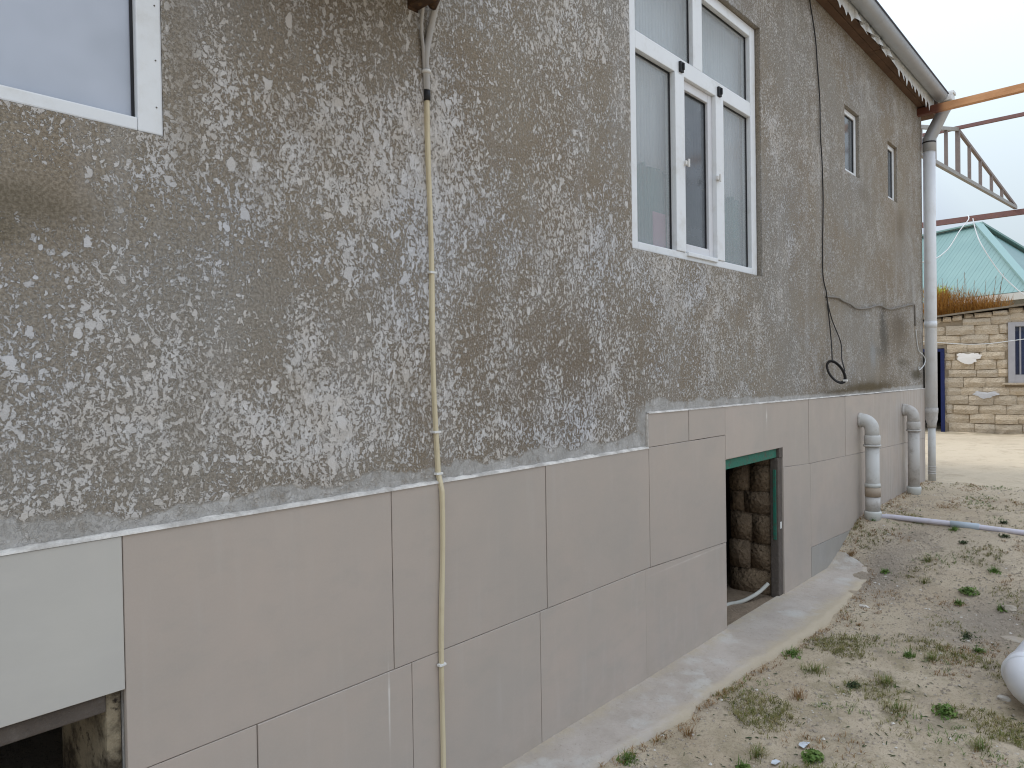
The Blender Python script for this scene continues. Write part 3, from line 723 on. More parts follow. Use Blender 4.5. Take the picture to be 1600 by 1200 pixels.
part('lead', tr, 'trunk_grey', lambda bm: tube(bm, smooth_path([(1.708, -.009, 2.598), (1.706, -.010, 2.66), (1.705, -.011, 2.72), (1.722, -.012, 2.80), (1.732, -.03, 2.88), (1.738, -.05, 2.93)]), [.011]*8+[.010]*8+[.012]*25, 10), True)
part('lead', tr, 'trunk_grey', lambda bm: tube(bm, smooth_path([(1.702, -.006, 2.60), (1.698, -.007, 2.67), (1.692, -.010, 2.74), (1.684, -.012, 2.81), (1.682, -.03, 2.89), (1.682, -.05, 2.93)]), .006, 8), True)
part('clip', tr, 'clip', lambda bm: tube(bm, [(1.705, -.010, 2.656), (1.705, -.010, 2.666)], .0165, 12), True)
# outdoor unit whose underside just enters the picture
ac = thing('air_conditioner', 'dark underside of wall unit on rusty bracket above the cable trunking', 'air conditioner', (1.3, -.22, 2.93))
part('casing', ac, 'ac_case', lambda bm: bx(bm, .90, 1.72, -.40, -.07, 2.925, 3.50, .012))
part('base_tray', ac, 'ac_rust', lambda bm: bx(bm, .89, 1.71, -.405, -.05, 2.902, 2.9245, .004))
for x in (1.02, 1.655): part('bracket', ac, 'ac_rust', lambda bm: (bx(bm, x-.022, x+.022, -.42, -.006, 2.866, 2.901), bx(bm, x-.022, x+.022, -.0055, .0, 2.858, 3.15)))
def f(bm): tube(bm, [(1.705, -.045, 2.875), (1.72, -.05, 2.905), (1.70, -.06, 2.95)], .016, 8)
part('valve', ac, 'ac_rust', f, True)
part('grille', ac, 'black', lambda bm: [tube(bm, [(1.15+r*math.cos(a*math.pi/12), -.386, 3.22+r*math.sin(a*math.pi/12)) for a in range(25)], .002, 6, False) for r in (.05, .09, .13, .17, .21)])

# black cable from the eaves to the coil
def wob(p, n=6, amp=.006, seed=0):
    q = smooth_path(p, n); return [v + Vector((amp*noise.noise((v.x*3, v.z*4, seed)), 0, amp*noise.noise((v.x*5, v.z*3, seed+3)))) for v in q]
tagged('wall_cable', 'thin black cable hanging down the plaster from eaves to coil', 'cable', 'cable',
       lambda bm: (tube(bm, wob([(5.42, -.02, 4.37), (5.47, -.012, 4.30), (5.58, -.010, 4.07), (5.64, -.010, 3.75), (5.665, -.012, 3.43), (5.70, -.010, 3.10), (5.71, -.010, 2.80), (5.685, -.010, 2.36), (5.76, -.012, 2.18), (5.80, -.012, 2.05), (5.82, -.02, 1.86), (5.76, -.05, 1.665)], 8, .015), .0045, 6),
                   tube(bm, wob([(5.77, -.010, 2.14), (5.88, -.014, 1.98), (6.06, -.020, 1.81), (5.95, -.06, 1.68), (5.80, -.13, 1.58)], 8, .010), .0045, 6)), (5.7, 0, 1.6), True)
coil = thing('cable_coil', 'coil of black cable hanging on the wall above the far tiles', 'cable coil', (5.73, -.08, 1.49))
for k in range(7):
    def f(bm):
        c = Vector((5.73, -.085, 1.578)) + Vector((.866, .5, 0))*rnd.uniform(-.012, .012); r_ = .086 + .006*rnd.uniform(-1, 1)
        h_ = Vector((.5, -.866, -.25)).normalized(); v_ = Vector((-.22, .25, 1)).normalized()
        tube(bm, [c + h_*r_*.70*math.cos(a) + v_*r_*math.sin(a) + Vector((.002*math.sin(3*a+k), 0, 0)) for a in [2*math.pi*i/36 for i in range(37)]], .0062, 7, False)
    part('loop', coil, 'cable', f, True)
part('tie', coil, 'clip', lambda bm: bx(bm, 5.74, 5.77, -.16, -.13, 1.505, 1.52, .002))

tagged('grey_cable', 'cement-spattered grey cable sagging across the far plaster', 'cable', 'cable_grey',
       lambda bm: tube(bm, wob([(5.77, -.006, 2.155), (6.02, -.010, 2.165), (6.14, -.010, 2.150), (6.32, -.012, 2.135), (6.50, -.012, 2.108), (6.82, -.012, 2.128), (7.15, -.012, 2.172), (7.48, -.012, 2.158), (7.9, -.012, 2.20), (8.34, -.012, 2.255), (8.44, -.012, 2.25), (8.47, -.010, 2.15), (8.49, -.008, 2.04)], 8, .004), .0075, 7), (7.2, 0, 2.1), True)
tagged('white_cable', 'short white cable with a loop by the corner', 'cable', 'cable_white',
       lambda bm: tube(bm, wob([(8.50, -.008, 2.0), (8.56, -.008, 1.86), (8.62, -.010, 1.78), (8.74, -.02, 1.74), (8.80, -.03, 1.69), (8.77, -.03, 1.64), (8.68, -.025, 1.60), (8.60, -.015, 1.575), (8.60, -.012, 1.61)], 8, .004), .0055, 6), (8.6, 0, 1.6), True)

# downspout at the corner
dsp = thing('downspout', 'white downspout on the house corner with grey metal elbow', 'downspout', (8.90, -.07, .37))
DX, DY = 8.893, -.066
part('pipe', dsp, 'pipe_white', lambda bm: tube(bm, [(DX-.012, DY, 3.96), (DX-.004, DY, 2.5), (DX, DY, 1.14)], .060, 20), True)
part('collar', dsp, 'pipe_white', lambda bm: (tube(bm, [(DX-.004, DY, 2.03), (DX-.004, DY, 2.10)], .0625, 20)), True)
part('reducer', dsp, 'pipe_dusty', lambda bm: tube(bm, [(DX, DY, 1.16), (DX, DY, 1.11), (DX, DY, 1.10), (DX+.004, DY, 1.06), (DX+.004, DY, 1.04), (DX+.006, DY, .99), (DX+.006, DY, .95)], [.0655, .0655, .062, .058, .060, .046, .046], 20), True)
part('pipe', dsp, 'pipe_grey', lambda bm: tube(bm, [(DX+.006, DY, .96), (DX+.006, DY, .36)], .0375, 18), True)
part('collar', dsp, 'pipe_dusty', lambda bm: [tube(bm, [(DX+.006, DY, z), (DX+.006, DY, z+.012)], .041, 18) for z in (.44, .465, .49, .515)], True)
part('elbow', dsp, 'zinc', lambda bm: (tube(bm, [(DX-.012, DY, 3.93), (DX-.012, DY, 4.06), (DX-.010, DY-.03, 4.12), (DX-.004, -.20, 4.33), (DX, -.225, 4.37), (DX, -.225, 4.43)], [.066, .066, .064, .060, .060, .060], 18),), True)
part('hopper', dsp, 'tin_trim', lambda bm: (bx(bm, DX-.085, DX+.075, -.295, -.165, 4.42, 4.50, .004), bx(bm, DX-.03, DX+.095, -.305, -.155, 4.501, 4.53, .003)))
part('clamp', dsp, 'black', lambda bm: tube(bm, [(DX-.012, DY, 4.02), (DX-.012, DY, 4.035)], .068, 18), True)

# drain elbows coming out of the tiles
def drain(x, z, yc, r, zb, label, mat, band):
    d = thing('drain_pipe', label, 'drain pipe', (x, yc, zb), 'soil pipes leaving the plinth')
    R = abs(yc)-.035; el = arc_elbow((x, -.034, z), (0, -1, 0), (0, 0, -1), R, 10)
    part('elbow', d, mat, lambda bm: tube(bm, [(x, .01, z)] + el + [(x, yc, z-R-.06)], r*1.04, 20), True)
    part('collar', d, mat, lambda bm: (tube(bm, [(x, yc, z-R-.045), (x, yc, z-R-.052), (x, yc, z-R-.115), (x, yc, z-R-.122)], [r*1.10, r*1.18, r*1.18, r*1.10], 20), tube(bm, [(x, yc, z-R-.124), (x, yc, z-R-.140)], r*1.27, 20)), True)
    part('collar', d, 'pipe_dusty', lambda bm: tube(bm, [(x, -.013, z), (x, -.034, z)], r*1.14, 20), True)
    part('pipe', d, mat, lambda bm: tube(bm, [(x, yc, z-R-.12), (x, yc, zb+.02)], r, 20), True)
    if band:
        part('collar', d, 'pipe_ring', lambda bm: tube(bm, [(x, yc, zb+.30), (x, yc, zb+.27)], [r*1.10, r*1.16], 20), True)
        part('band', d, 'pipe_band', lambda bm: tube(bm, [(x, yc, zb+.268), (x, yc, zb+.19)], r*1.13, 20), True)
        part('pipe', d, 'pipe_dusty', lambda bm: tube(bm, [(x, yc, zb+.188), (x, yc, zb+.07)], r*1.06, 20), True)
    part('ring', d, 'pipe_ring', lambda bm: tube(bm, [(x, yc, zb+.068), (x, yc, zb+.055), (x, yc, zb+.04), (x, yc, zb-.03)], [r*1.16, r*1.26, r*1.24, r*1.08], 20), True)
    return d
drain(6.535, 1.165, -.115, .054, .335, 'nearer grey drain pipe with elbow and rust-stained band', 'pipe_grey', True)
drain(7.95, 1.185, -.105, .052, .36, 'farther dusty drain pipe with elbow beside the downspout', 'pipe_dusty', False)

# ------------------------------------------------------------------ steel canopy skeleton and beam
tagged('steel_beam', 'orange-brown square beam running out from under the eaves', 'beam', 'orange',
       lambda bm: bar(bm, (8.70, .0, 4.318), (8.70, -5.2, 4.40), .075, .072), (8.7, -2.6, 4.35))
can = thing('canopy_frame', 'bare rusty steel canopy skeleton with triangular truss beyond the house', 'canopy frame', (13.0, -2, .37))
def tp(x, z): return (x, .53 + (x-11.60)*(-.0916), z)
zt, zb_ = 5.27, 4.57
part('top_chord', can, 'truss_steel', lambda bm: bar(bm, tp(13.01, zt), tp(16.46, zb_+.02), .045))
part('top_chord', can, 'truss_grey', lambda bm: bar(bm, tp(12.98, zt), tp(9.56, zb_+.02), .05))
part('bottom_chord', can, 'truss_grey', lambda bm: bar(bm, tp(9.56, zb_), tp(16.46, zb_), .055))
for x in (10.2, 10.8, 11.35, 11.93, 12.45, 13.01, 13.6, 14.2, 14.85, 15.5):
    zz = zb_ + (zt-zb_)*(1-abs(x-13.01)/3.45)
    part('strut', can, 'truss_steel', lambda bm: bar(bm, tp(x, zb_+.02), tp(x, zz), .045 if x != 13.01 else .06))
part('purlin', can, 'rust_steel', lambda bm: bar(bm, (13.02, 3.0, zt+.02), (13.02, -5.2, zt+.05), .05))
part('purlin', can, 'rust_steel', lambda bm: bar(bm, (16.46, 3.2, 4.47), (16.46, -5.2, 4.49), .085, .10))
for x, z in ((13.02, zt), (16.46, 4.43), (9.56, zb_)): part('post', can, 'rust_steel', lambda bm: bar(bm, (x, -5.15, .3), (x, -5.15, z), .09))
part('post', can, 'rust_steel', lambda bm: (bar(bm, (9.56, .72, .3), (9.56, .72, zb_-.03), .07)))
part('purlin', can, 'rust_steel', lambda bm: bar(bm, (9.56, 1.2, zb_-.05), (9.56, -.0, zb_-.05), .05))

tagged('sagging_wire', 'pale wire drooping from canopy bar to behind the downspout', 'wire', 'cable_white',
       lambda bm: tube(bm, smooth_path([(16.40, .845, 4.54), (16.2, .80, 4.42), (15.69, .852, 4.15), (15.30, .9875, 3.76), (14.74, 1.154, 3.52), (14.2, 1.5, 3.45)]), .010, 6), (15.3, 1, 3.4), True)
tagged('guy_wire', 'thin pale wire running right across the mint roof', 'wire', 'cable_white',
       lambda bm: tube(bm, smooth_path([(16.40, .76, 4.46), (16.1, .66, 4.15), (15.85, .523, 3.83), (15.81, .253, 3.32), (15.78, -.02, 2.97), (15.76, -.20, 2.80)]), .010, 6), (15.8, .2, 2.8), True)
tagged('clothes_line', 'thin cord strung in front of the stone shed', 'cord', 'cable_white',
       lambda bm: tube(bm, smooth_path([(13.2, 2.2, 2.16), (14.18, .999, 2.035), (14.71, .406, 1.99), (15.23, -.17, 2.065), (15.6, -1.2, 2.2), (15.66, -1.4, 2.25)]), .007, 6), (14.7, .4, 2.0), True)

# ------------------------------------------------------------------ stone shed
shed = thing('stone_shed', 'low shed of rough tan limestone blocks with blue-framed doorway', 'shed', (16.5, .5, .37))
A = Vector((15.736, 1.095, 0)); dY = Vector((.1659, -.9861, 0)); dN = Vector((-.9861, -.1659, 0))   # along the face to the right, and outwards
def sp(u, z, n=0.): p = A + dY*u + dN*n; return (p.x, p.y, z)
def sbox(bm, u0, u1, z0, z1, n0, n1, z1b=None):
    """box in shed coordinates: u along the face, n outwards"""
    za, zb = z1, (z1b if z1b is not None else z1)
    v = [bm.verts.new(p) for p in (sp(u0, z0, n1), sp(u1, z0, n1), sp(u1, z0, n0), sp(u0, z0, n0), sp(u0, za, n1), sp(u1, zb, n1), sp(u1, zb, n0), sp(u0, za, n0))]
    for q in ((0,1,5,4),(1,2,6,5),(2,3,7,6),(3,0,4,7),(4,5,6,7),(3,2,1,0)): bm.faces.new([v[i] for i in q])
def topz(u): return 2.575 + (u+.19)*.105
U0, U1 = -3.2, 4.0
DOOR = (-1.1, -.035, .30, 1.955); WIN = (.965, 2.2, 1.30, 2.40)
def pc(bm, u0, u1, z0, z1):
    sbox(bm, u0, u1, z0, z1, -.30, -.035)
part('core_wall', shed, 'mortar_pale', lambda bm: (sbox(bm, U0, DOOR[0], .1, topz(U0)-.10, -.30, -.035, topz(DOOR[0])-.10), sbox(bm, DOOR[0], DOOR[1], DOOR[3]+.01, topz(DOOR[0])-.10, -.30, -.035, topz(DOOR[1])-.10),
     sbox(bm, DOOR[1], WIN[0], .1, topz(DOOR[1])-.10, -.30, -.035, topz(WIN[0])-.10), sbox(bm, WIN[0], WIN[1], .1, WIN[2]-.01, -.30, -.035), sbox(bm, WIN[0], WIN[1], WIN[3]+.01, topz(WIN[0])-.10, -.30, -.035, topz(WIN[1])-.10),
     sbox(bm, WIN[1], U1, .1, topz(WIN[1])-.10, -.30, -.035, topz(U1)-.10)))
part('rear_wall', shed, 'mortar_pale', lambda bm: (sbox(bm, U0, U1, .1, 2.3, -3.3, -3.0), sbox(bm, U0, U0+.25, .1, 2.3, -3.0, -.301), sbox(bm, U1-.25, U1, .1, 2.4, -3.0, -.301)))
random.seed(5)
def block(u0, u1, z0, z1, za=None, proud=0, mat='stone'):
    n1 = proud + random.uniform(-.010, .022)
    def f(bm):
        nu, nz = 4, 2; sd = random.uniform(0, 100)
        G = []
        for j in range(nz+1):
            r = []
            for i in range(nu+1):
                u = u0+(u1-u0)*i/nu; z = z0+(z1-z0)*j/nz
                e = (i in (0, nu)) + (j in (0, nz))
                uu = u + (.012*noise.noise((u*9, z*9, sd)) if True else 0); z2 = z + .010*noise.noise((u*8, z*8, sd+9))
                r.append(bm.verts.new(sp(uu, z2, n1 - .018*e + .016*noise.noise((u*11, z*11, sd)))))
            G.append(r)
        for j in range(nz):
            for i in range(nu): bm.faces.new((G[j][i], G[j][i+1], G[j+1][i+1], G[j+1][i]))
        loop = G[0] + [G[j][nu] for j in range(1, nz+1)] + G[nz][nu-1::-1] + [G[j][0] for j in range(nz-1, 0, -1)]
        back = [bm.verts.new(Vector(v.co) - dN*.07) for v in loop]
        for i in range(len(loop)): bm.faces.new((loop[i], back[i], back[(i+1)%len(loop)], loop[(i+1)%len(loop)]))
    part('stone_block', shed, mat, f)
z = .36; row = 0
while z < 2.95:
    h = random.choice((.150, .175, .185)); u = -1.75 + (row % 2)*.19 + random.uniform(-.05, .05)
    while u < 3.0:
        L = random.uniform(.30, .46); a, b = u, min(u+L, 3.1)
        # clip against openings and roof line
        segs = [(a, b)]
        for (ha, hb, hc, hd) in (DOOR, WIN):
            if z+h > hc+.03 and z < hd-.03:
                ns = []
                for s0, s1 in segs:
                    if s1 <= ha or s0 >= hb: ns.append((s0, s1))
                    else:
                        if s0 < ha: ns.append((s0, ha))
                        if s1 > hb: ns.append((hb, s1))
                segs = ns
        for s0, s1 in segs:
            if s1-s0 < .07: continue
            lim = topz(s0)-.125
            if z+h*.45 > lim: continue
            gap = random.uniform(.001, .008); jz = random.uniform(-.009, .009)
            block(s0+gap, s1-gap, z+gap*.7+jz, min(z+h+random.uniform(-.012, .006), lim)-gap*.7)
        u += L
    z += h; row += 1
# broken cap course and thin slab
random.seed(9); u = -1.8
while u < 3.0:
    L = random.uniform(.16, .30); hh = random.uniform(.07, .105)
    block(u+.012, u+L-.012, topz(u)-.125, topz(u)-.125+hh, proud=random.uniform(-.02, .03)); u += L
part('roof_slab', shed, 'shed_slab', lambda bm: [sbox(bm, U0-.1, U1+.1, topz(U0)-.022, topz(U0)+.006, -3.4, .06, topz(U1)+.006)] and None)
# rebuild slab with sloping underside
for o in [o for o in C.objects if o.name.startswith('roof_slab')]: bpy.data.objects.remove(o)
def f(bm):
    v = []
    for u in (U0-.1, U1+.1):
        for n_, dz in ((.07, 0), (-3.4, 0)):
            for d in (-.028, .004): v.append(bm.verts.new(sp(u, topz(u)+d+dz, n_)))
    for q in ((0,1,3,2),(4,6,7,5),(0,4,5,1),(2,3,7,6),(1,5,7,3),(0,2,6,4)): bm.faces.new([v[i] for i in q])
part('roof_slab', shed, 'shed_slab', f)
dr = part('door_frame', shed, 'blue_paint', lambda bm: (sbox(bm, -.10, -.034, .33, 1.90, -.10, .03), sbox(bm, -1.1, -.034, 1.901, 1.955, -.10, .028), sbox(bm, -1.1, -1.04, .33, 1.90, -.10, .03)))
part('doorway_depth', shed, 'void', lambda bm: sbox(bm, -1.3, .3, .2, 2.1, -2.8, -2.7))  # black sheet added for the dark seen through the doorway
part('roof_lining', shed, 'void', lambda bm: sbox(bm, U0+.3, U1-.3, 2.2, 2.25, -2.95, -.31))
sw = part('window_frame', shed, 'grey_paint', lambda bm: (sbox(bm, .965, 1.07, 1.30, 2.40, -.10, .020), sbox(bm, 1.0705, 2.2, 2.325, 2.40, -.10, .018), sbox(bm, 1.0705, 2.2, 1.30, 1.445, -.10, .024), sbox(bm, 1.135, 1.16, 1.446, 2.324, -.09, -.02), sbox(bm, 1.64, 1.68, 1.446, 2.324, -.09, -.02)))
part('pane', sw, 'pane_blue', lambda bm: sbox(bm, 1.075, 2.195, 1.45, 2.32, -.075, -.068))
part('sill', sw, 'stone', lambda bm: sbox(bm, .87, 2.25, 1.265, 1.298, -.1, .055))
def splash(name, u, z, su, sz, seed, mat):
    def f(bm):
        c = bm.verts.new(sp(u, z, .052)); ring = []
        for k in range(40):
            a = 2*math.pi*k/40; r = 1+.38*noise.noise((math.cos(a)*2.2, math.sin(a)*2.2, seed))+.22*noise.noise((math.cos(a)*7, math.sin(a)*7, seed))
            ring.append(bm.verts.new(sp(u+su*r*math.cos(a), z+sz*r*math.sin(a)*(.75+.25*math.sin(a*3)), .046)))
        for k in range(40): bm.faces.new((c, ring[k], ring[(k+1)%40]))
    part(name, shed, mat, f)
splash('paint_splash', .35, 1.775, .19, .13, 3, 'white_splash')
splash('paint_splash', .62, 1.09, .20, .075, 8, 'splash_grey')

# ------------------------------------------------------------------ house with mint roof
gh = thing('green_roof_house', 'distant pale house under a mint green hipped sheet roof', 'house', (29, 3.5, .37))
ZE, ZR = 3.7, 6.3
Cc = Vector((24.55, .685, ZE)); L1 = Vector((24.55+.5014*17, .685+17*.865, ZE))  # eave runs left along this line
ed = Vector((25.612-24.551, 2.615-.685, 0)).normalized()
E0 = Cc; E1 = Cc + ed*16
R0 = Vector((28.33, 2.566, ZR)); R1_ = R0 + ed*7
B0 = Vector((35.34, -.73, ZE)); B1 = B0 + (E1-E0)
def quadprism(bm, pts, th=.05):
    n_ = (pts[1]-pts[0]).cross(pts[2]-pts[0]).normalized()
    if n_.z < 0: n_ = -n_
    a = [bm.verts.new(p) for p in pts]; b = [bm.verts.new(p - n_*th) for p in pts]
    bm.faces.new(a); bm.faces.new(b[::-1])
    for i in range(len(a)): bm.faces.new((a[i], b[i], b[(i+1)%len(a)], a[(i+1)%len(a)]))
def sheet(pts_fn, n, mat='mint'): pass
# front slope laid as separate ribbed sheets
N = 34
def front_edge(s):   # point on eave and on ridge/hip straight above it for a distance s from the corner along the eave
    e = E0 + ed*s
    up_ = (R0 - (E0 + ed*((R0-E0).dot(ed))));
    sr = (R0-E0).dot(ed)
    if s < sr: return e, e + up_*(s/sr)
    return e, e + up_
for k in range(N):
    s0, s1 = k*16/N*.62, (k+1)*16/N*.62 - .004
    a, at_ = front_edge(s0); b, bt = front_edge(s1)
    n_ = (R0-E0).cross(ed).normalized(); n_ = n_ if n_.z > 0 else -n_
    def f(bm):
        if (at_-a).length < .02: quadprism(bm, [a, b, bt], .02)
        else: quadprism(bm, [a, b, bt, at_], .02)
        w = (b-a)*.10
        for q in (0, .5): 
            p0 = a + (b-a)*q; p1 = at_ + (bt-at_)*q
            if (p1-p0).length > .1: quadprism(bm, [p0+n_*.003, p0+w+n_*.003, p1+w+n_*.003, p1+n_*.003], .008)
    part('roof_sheet', gh, 'mint', f)
part('roof_slope', gh, 'mint', lambda bm: (quadprism(bm, [E0, R0, B0], .03), quadprism(bm, [B0, B1, R1_, R0], .03), quadprism(bm, [E1, B1, R1_], .03), quadprism(bm, [E0+ed*9.9, E1, R1_, R0+ed*4.0], .03)))
n_up = Vector((0, 0, .07))
part('ridge_cap', gh, 'mint_dark', lambda bm: bar(bm, R0+n_up*.6, R1_+n_up*.6, .30, .05))
part('ridge_cap', gh, 'mint_dark', lambda bm: bar(bm, E0+n_up, R0+n_up, .22, .06))
part('ridge_cap', gh, 'mint_dark', lambda bm: bar(bm, B0+n_up, R0+n_up, .30, .06))
part('eave_board', gh, 'eave', lambda bm: (bar(bm, E0+Vector((0, 0, -.12)), E1+Vector((0, 0, -.12)), .06, .20), bar(bm, E0+Vector((0, 0, -.12)), B0+Vector((0, 0, -.12)), .06, .20)))
inw = (B0-E0).normalized()*.7 + ed*.4
def f(bm):
    P = [E0+inw, E1+inw-ed*.8, B1-inw, B0-inw+ed*.8]
    lo = [bm.verts.new((p.x, p.y, .2)) for p in P]; hi = [bm.verts.new((p.x, p.y, ZE-.05)) for p in P]
    for i in range(4): bm.faces.new((lo[i], lo[(i+1)%4], hi[(i+1)%4], hi[i]))
    bm.faces.new(hi)
part('wall', gh, 'house_wall', f)

# ------------------------------------------------------------------ plants
def blades(bm, n, R, h, w, rng, lean=.8, flat=.0, seg=3):
    for _ in range(n):
        a = rng.uniform(0, 2*math.pi); r = R*math.sqrt(rng.random())*rng.uniform(.2, 1)
        b = Vector((r*math.cos(a), r*math.sin(a), -.004)); L = h*rng.uniform(.45, 1.1)
        da = a + rng.uniform(-1.2, 1.2); out_ = Vector((math.cos(da), math.sin(da), 0)); ln = rng.uniform(.15, lean)
        side = Vector((-out_.y, out_.x, 0)); ww = w*rng.uniform(.6, 1.3); pr = None
        for k in range(seg+1):
            t_ = k/seg; c = b + out_*(L*ln*t_*t_) + Vector((0, 0, L*t_*(1-.45*t_*ln)))
            wk = ww*(1-t_)**.7 if k < seg else 0
            if k == seg: tip = bm.verts.new(c); bm.faces.new((pr[0], pr[1], tip))
            else:
                q = (bm.verts.new(c - side*wk/2), bm.verts.new(c + side*wk/2))
                if pr: bm.faces.new((pr[0], pr[1], q[1], q[0]))
                pr = q
def rosette(bm, n, R, h, rng):
    for _ in range(n):
        a = rng.uniform(0, 2*math.pi); r = R*rng.random()
        c = Vector((r*math.cos(a), r*math.sin(a), h*rng.random()*(1-.5*r/R)))
        u = Vector((rng.uniform(-1, 1), rng.uniform(-1, 1), rng.uniform(-.3, .8))).normalized(); v = u.cross(Vector((rng.uniform(-1, 1), rng.uniform(-1, 1), 1))).normalized()
        s = rng.uniform(.004, .009)
        bm.faces.new([bm.verts.new(p) for p in (c-u*s*1.6, c+v*s*.8, c+u*s*1.6, c-v*s*.8)])
TUFTS = [  # x, y, width, kind, label
 (3.91,-.43,.156,'green','low green weed at the outer edge of the concrete strip facing the doorway'),
 (3.76,-.59,.230,'olive','wide dry-tipped olive grass patch below the concrete strip edge'),
 (3.40,-.64,.121,'dry','upright yellow-brown tuft alone on pale sand near the strip'),
 (4.32,-.90,.087,'green','small fresh green tuft, left one of a pair in mid yard'),
 (4.32,-1.01,.130,'olive','bushy olive-brown tuft, right one of a pair in mid yard'),
 (3.85,-.91,.189,'olive','thin sprawling olive grass in the middle of the near yard'),
 (3.70,-.80,.093,'dark','flat dark weed on bare sand left of the sprawling grass'),
 (3.58,-1.02,.233,'olive','largest flat olive grass patch in the near yard'),
 (3.69,-1.19,.125,'leafy','bright leafy green clump near the white elbow pipe'),
 (2.92,-.88,.095,'leafy','bright green weed clump at the lower edge beside plastic scraps'),
 (2.81,-.70,.129,'olive','mixed olive and green grass at the bottom of the yard'),
 (2.42,-.33,.102,'green','green tuft right against the near end of the concrete strip'),
 (2.69,-.69,.075,'green','small green sprig at the bottom edge next to the olive grass'),
 (2.78,-.41,.096,'dry','brown wispy grass on the strip margin near the bottom'),
 (5.73,-.42,.122,'green','dark green weed at the far end of the concrete strip'),
 (5.64,-.69,.116,'olive','round olive tuft just right of the strip end weed'),
 (5.96,-.65,.141,'olive','low spreading olive weed midway to the long white pipe'),
 (5.56,-.97,.144,'leafy','double leafy green clump in the right middle yard'),
 (5.93,-1.06,.124,'green','feathery green tuft right of the middle, past the double clump'),
 (5.37,-1.18,.104,'green','green weed beside the pale grey stone'),
 (5.36,-.95,.082,'green','small green weed in front of the gravel patch'),
 (6.54,-.71,.131,'green','grass growing against the pipe coupling'),
 (6.52,-1.04,.106,'dark','dark green weed touching the right part of the long pipe'),
 (6.89,-.99,.122,'dark','flat dark weed behind the long white pipe'),
 (5.95,-.12,.100,'dry','orange-brown dried weed against the tiles'),
 (6.50,-.13,.070,'green','tiny green weed at the foot of the nearer drain pipe'),
 (3.42,-1.37,.156,'olive','olive grass under the white elbow pipe'),
 (4.80,-1.09,.183,'dark','dark green band of weeds left of the pale flat slab'),
 (4.60,-1.18,.090,'green','little green weed in front of the pale flat slab'),
 (6.30,-.81,.096,'dark','dark round weed below the pipe coupling')]
kinds = {'green': ('leaf_green', 70, .055, .004, .9), 'olive': ('leaf_olive', 95, .055, .0028, 1.2), 'dry': ('leaf_dry', 80, .07, .0028, .9),
         'dark': ('leaf_dark', 55, .030, .005, 1.3), 'leafy': ('leaf_green', 60, .04, .006, 1.1)}
for i, (x, y, w, kd, lab) in enumerate(TUFTS):
    mt, n, h, bw, ln = kinds[kd]; rng = random.Random(100+i); bm = bmesh.new()
    n = int(n*(w/.11)**1.2)
    blades(bm, n, w*.42, h*rng.uniform(.8, 1.1), bw, rng, ln)
    if kd == 'leafy': rosette(bm, 260, w*.5, .035, rng)
    if kd in ('green', 'dark'): rosette(bm, 60, w*.45, .018, rng)
    bmesh.ops.scale(bm, verts=bm.verts, vec=(1.15, .85, 1))
    me = bpy.data.meshes.new('grass_tuft'); bm.to_mesh(me); bm.free(); me.materials.append(M[mt])
    if kd == 'olive':
        me.materials.append(M['leaf_green'])
        for p in me.polygons:
            if (p.index//4) % 4 == 0: p.material_index = 1
    o = bpy.data.objects.new('grass_tuft', me); C.objects.link(o); o.location = (x, y, H(x, y))
    o['label'] = lab; o['category'] = 'grass tuft'; o['group'] = 'weed tufts in the sandy yard'

# thin scattered grass, uncountable
def scatter(name, mat, n, fn, dens, seed, x0=2.0, x1=8.8, y0=-1.9, y1=-.02):
    rng = random.Random(seed); bm = bmesh.new(); k = 0; tries = 0
    while k < n and tries < n*40:
        tries += 1; x = x0+(x1-x0)*rng.random()**1.3; y = rng.uniform(y0, y1)
        if rng.random() > dens(x, y): continue
        if y > -width(x)-.01 and x < 5.95 and name != 'litter': continue
        fn(bm, x, y, H(x, y), rng); k += 1
    me = bpy.data.meshes.new(name); bm.to_mesh(me); bm.free(); me.materials.append(M[mat])
    o = bpy.data.objects.new(name, me); C.objects.link(o); o['kind'] = 'stuff'; return o
def nd(x, y, s, lo, hi, off=0): return sst(lo, hi, noise.noise((x*s+off, y*s, off)))
def mini(bm, x, y, z, rng, w=.0022, h=.026):
    for _ in range(rng.randint(3, 7)):
        a = rng.uniform(0, 6.28); L = h*rng.uniform(.4, 1.2); s = Vector((-math.sin(a), math.cos(a), 0))*w*.5
        b = Vector((x+rng.uniform(-.01, .01), y+rng.uniform(-.01, .01), z-.003)); m_ = b+Vector((math.cos(a)*L*.4, math.sin(a)*L*.4, L*.6)); e = b+Vector((math.cos(a)*L, math.sin(a)*L, L*.7))
        v = [bm.verts.new(p) for p in (b-s, b+s, m_+s, m_-s, e)]; bm.faces.new(v[:4]); bm.faces.new((v[3], v[2], v[4]))
scatter('sparse_grass', 'leaf_olive', 5200, mini, lambda x, y: nd(x, y, 2.6, .05, .5)*(1 if x < 4.6 else .5)*(1 if x < 7 else .3), 21)
scatter('sparse_grass', 'leaf_green', 900, mini, lambda x, y: nd(x, y, 2.2, .2, .6, 5), 22)
scatter('dry_grass', 'leaf_dry', 1600, mini, lambda x, y: max(nd(x, y, 3.1, .1, .6, 9), .9 if -.06 < y+width(x) < .04 else 0), 23)
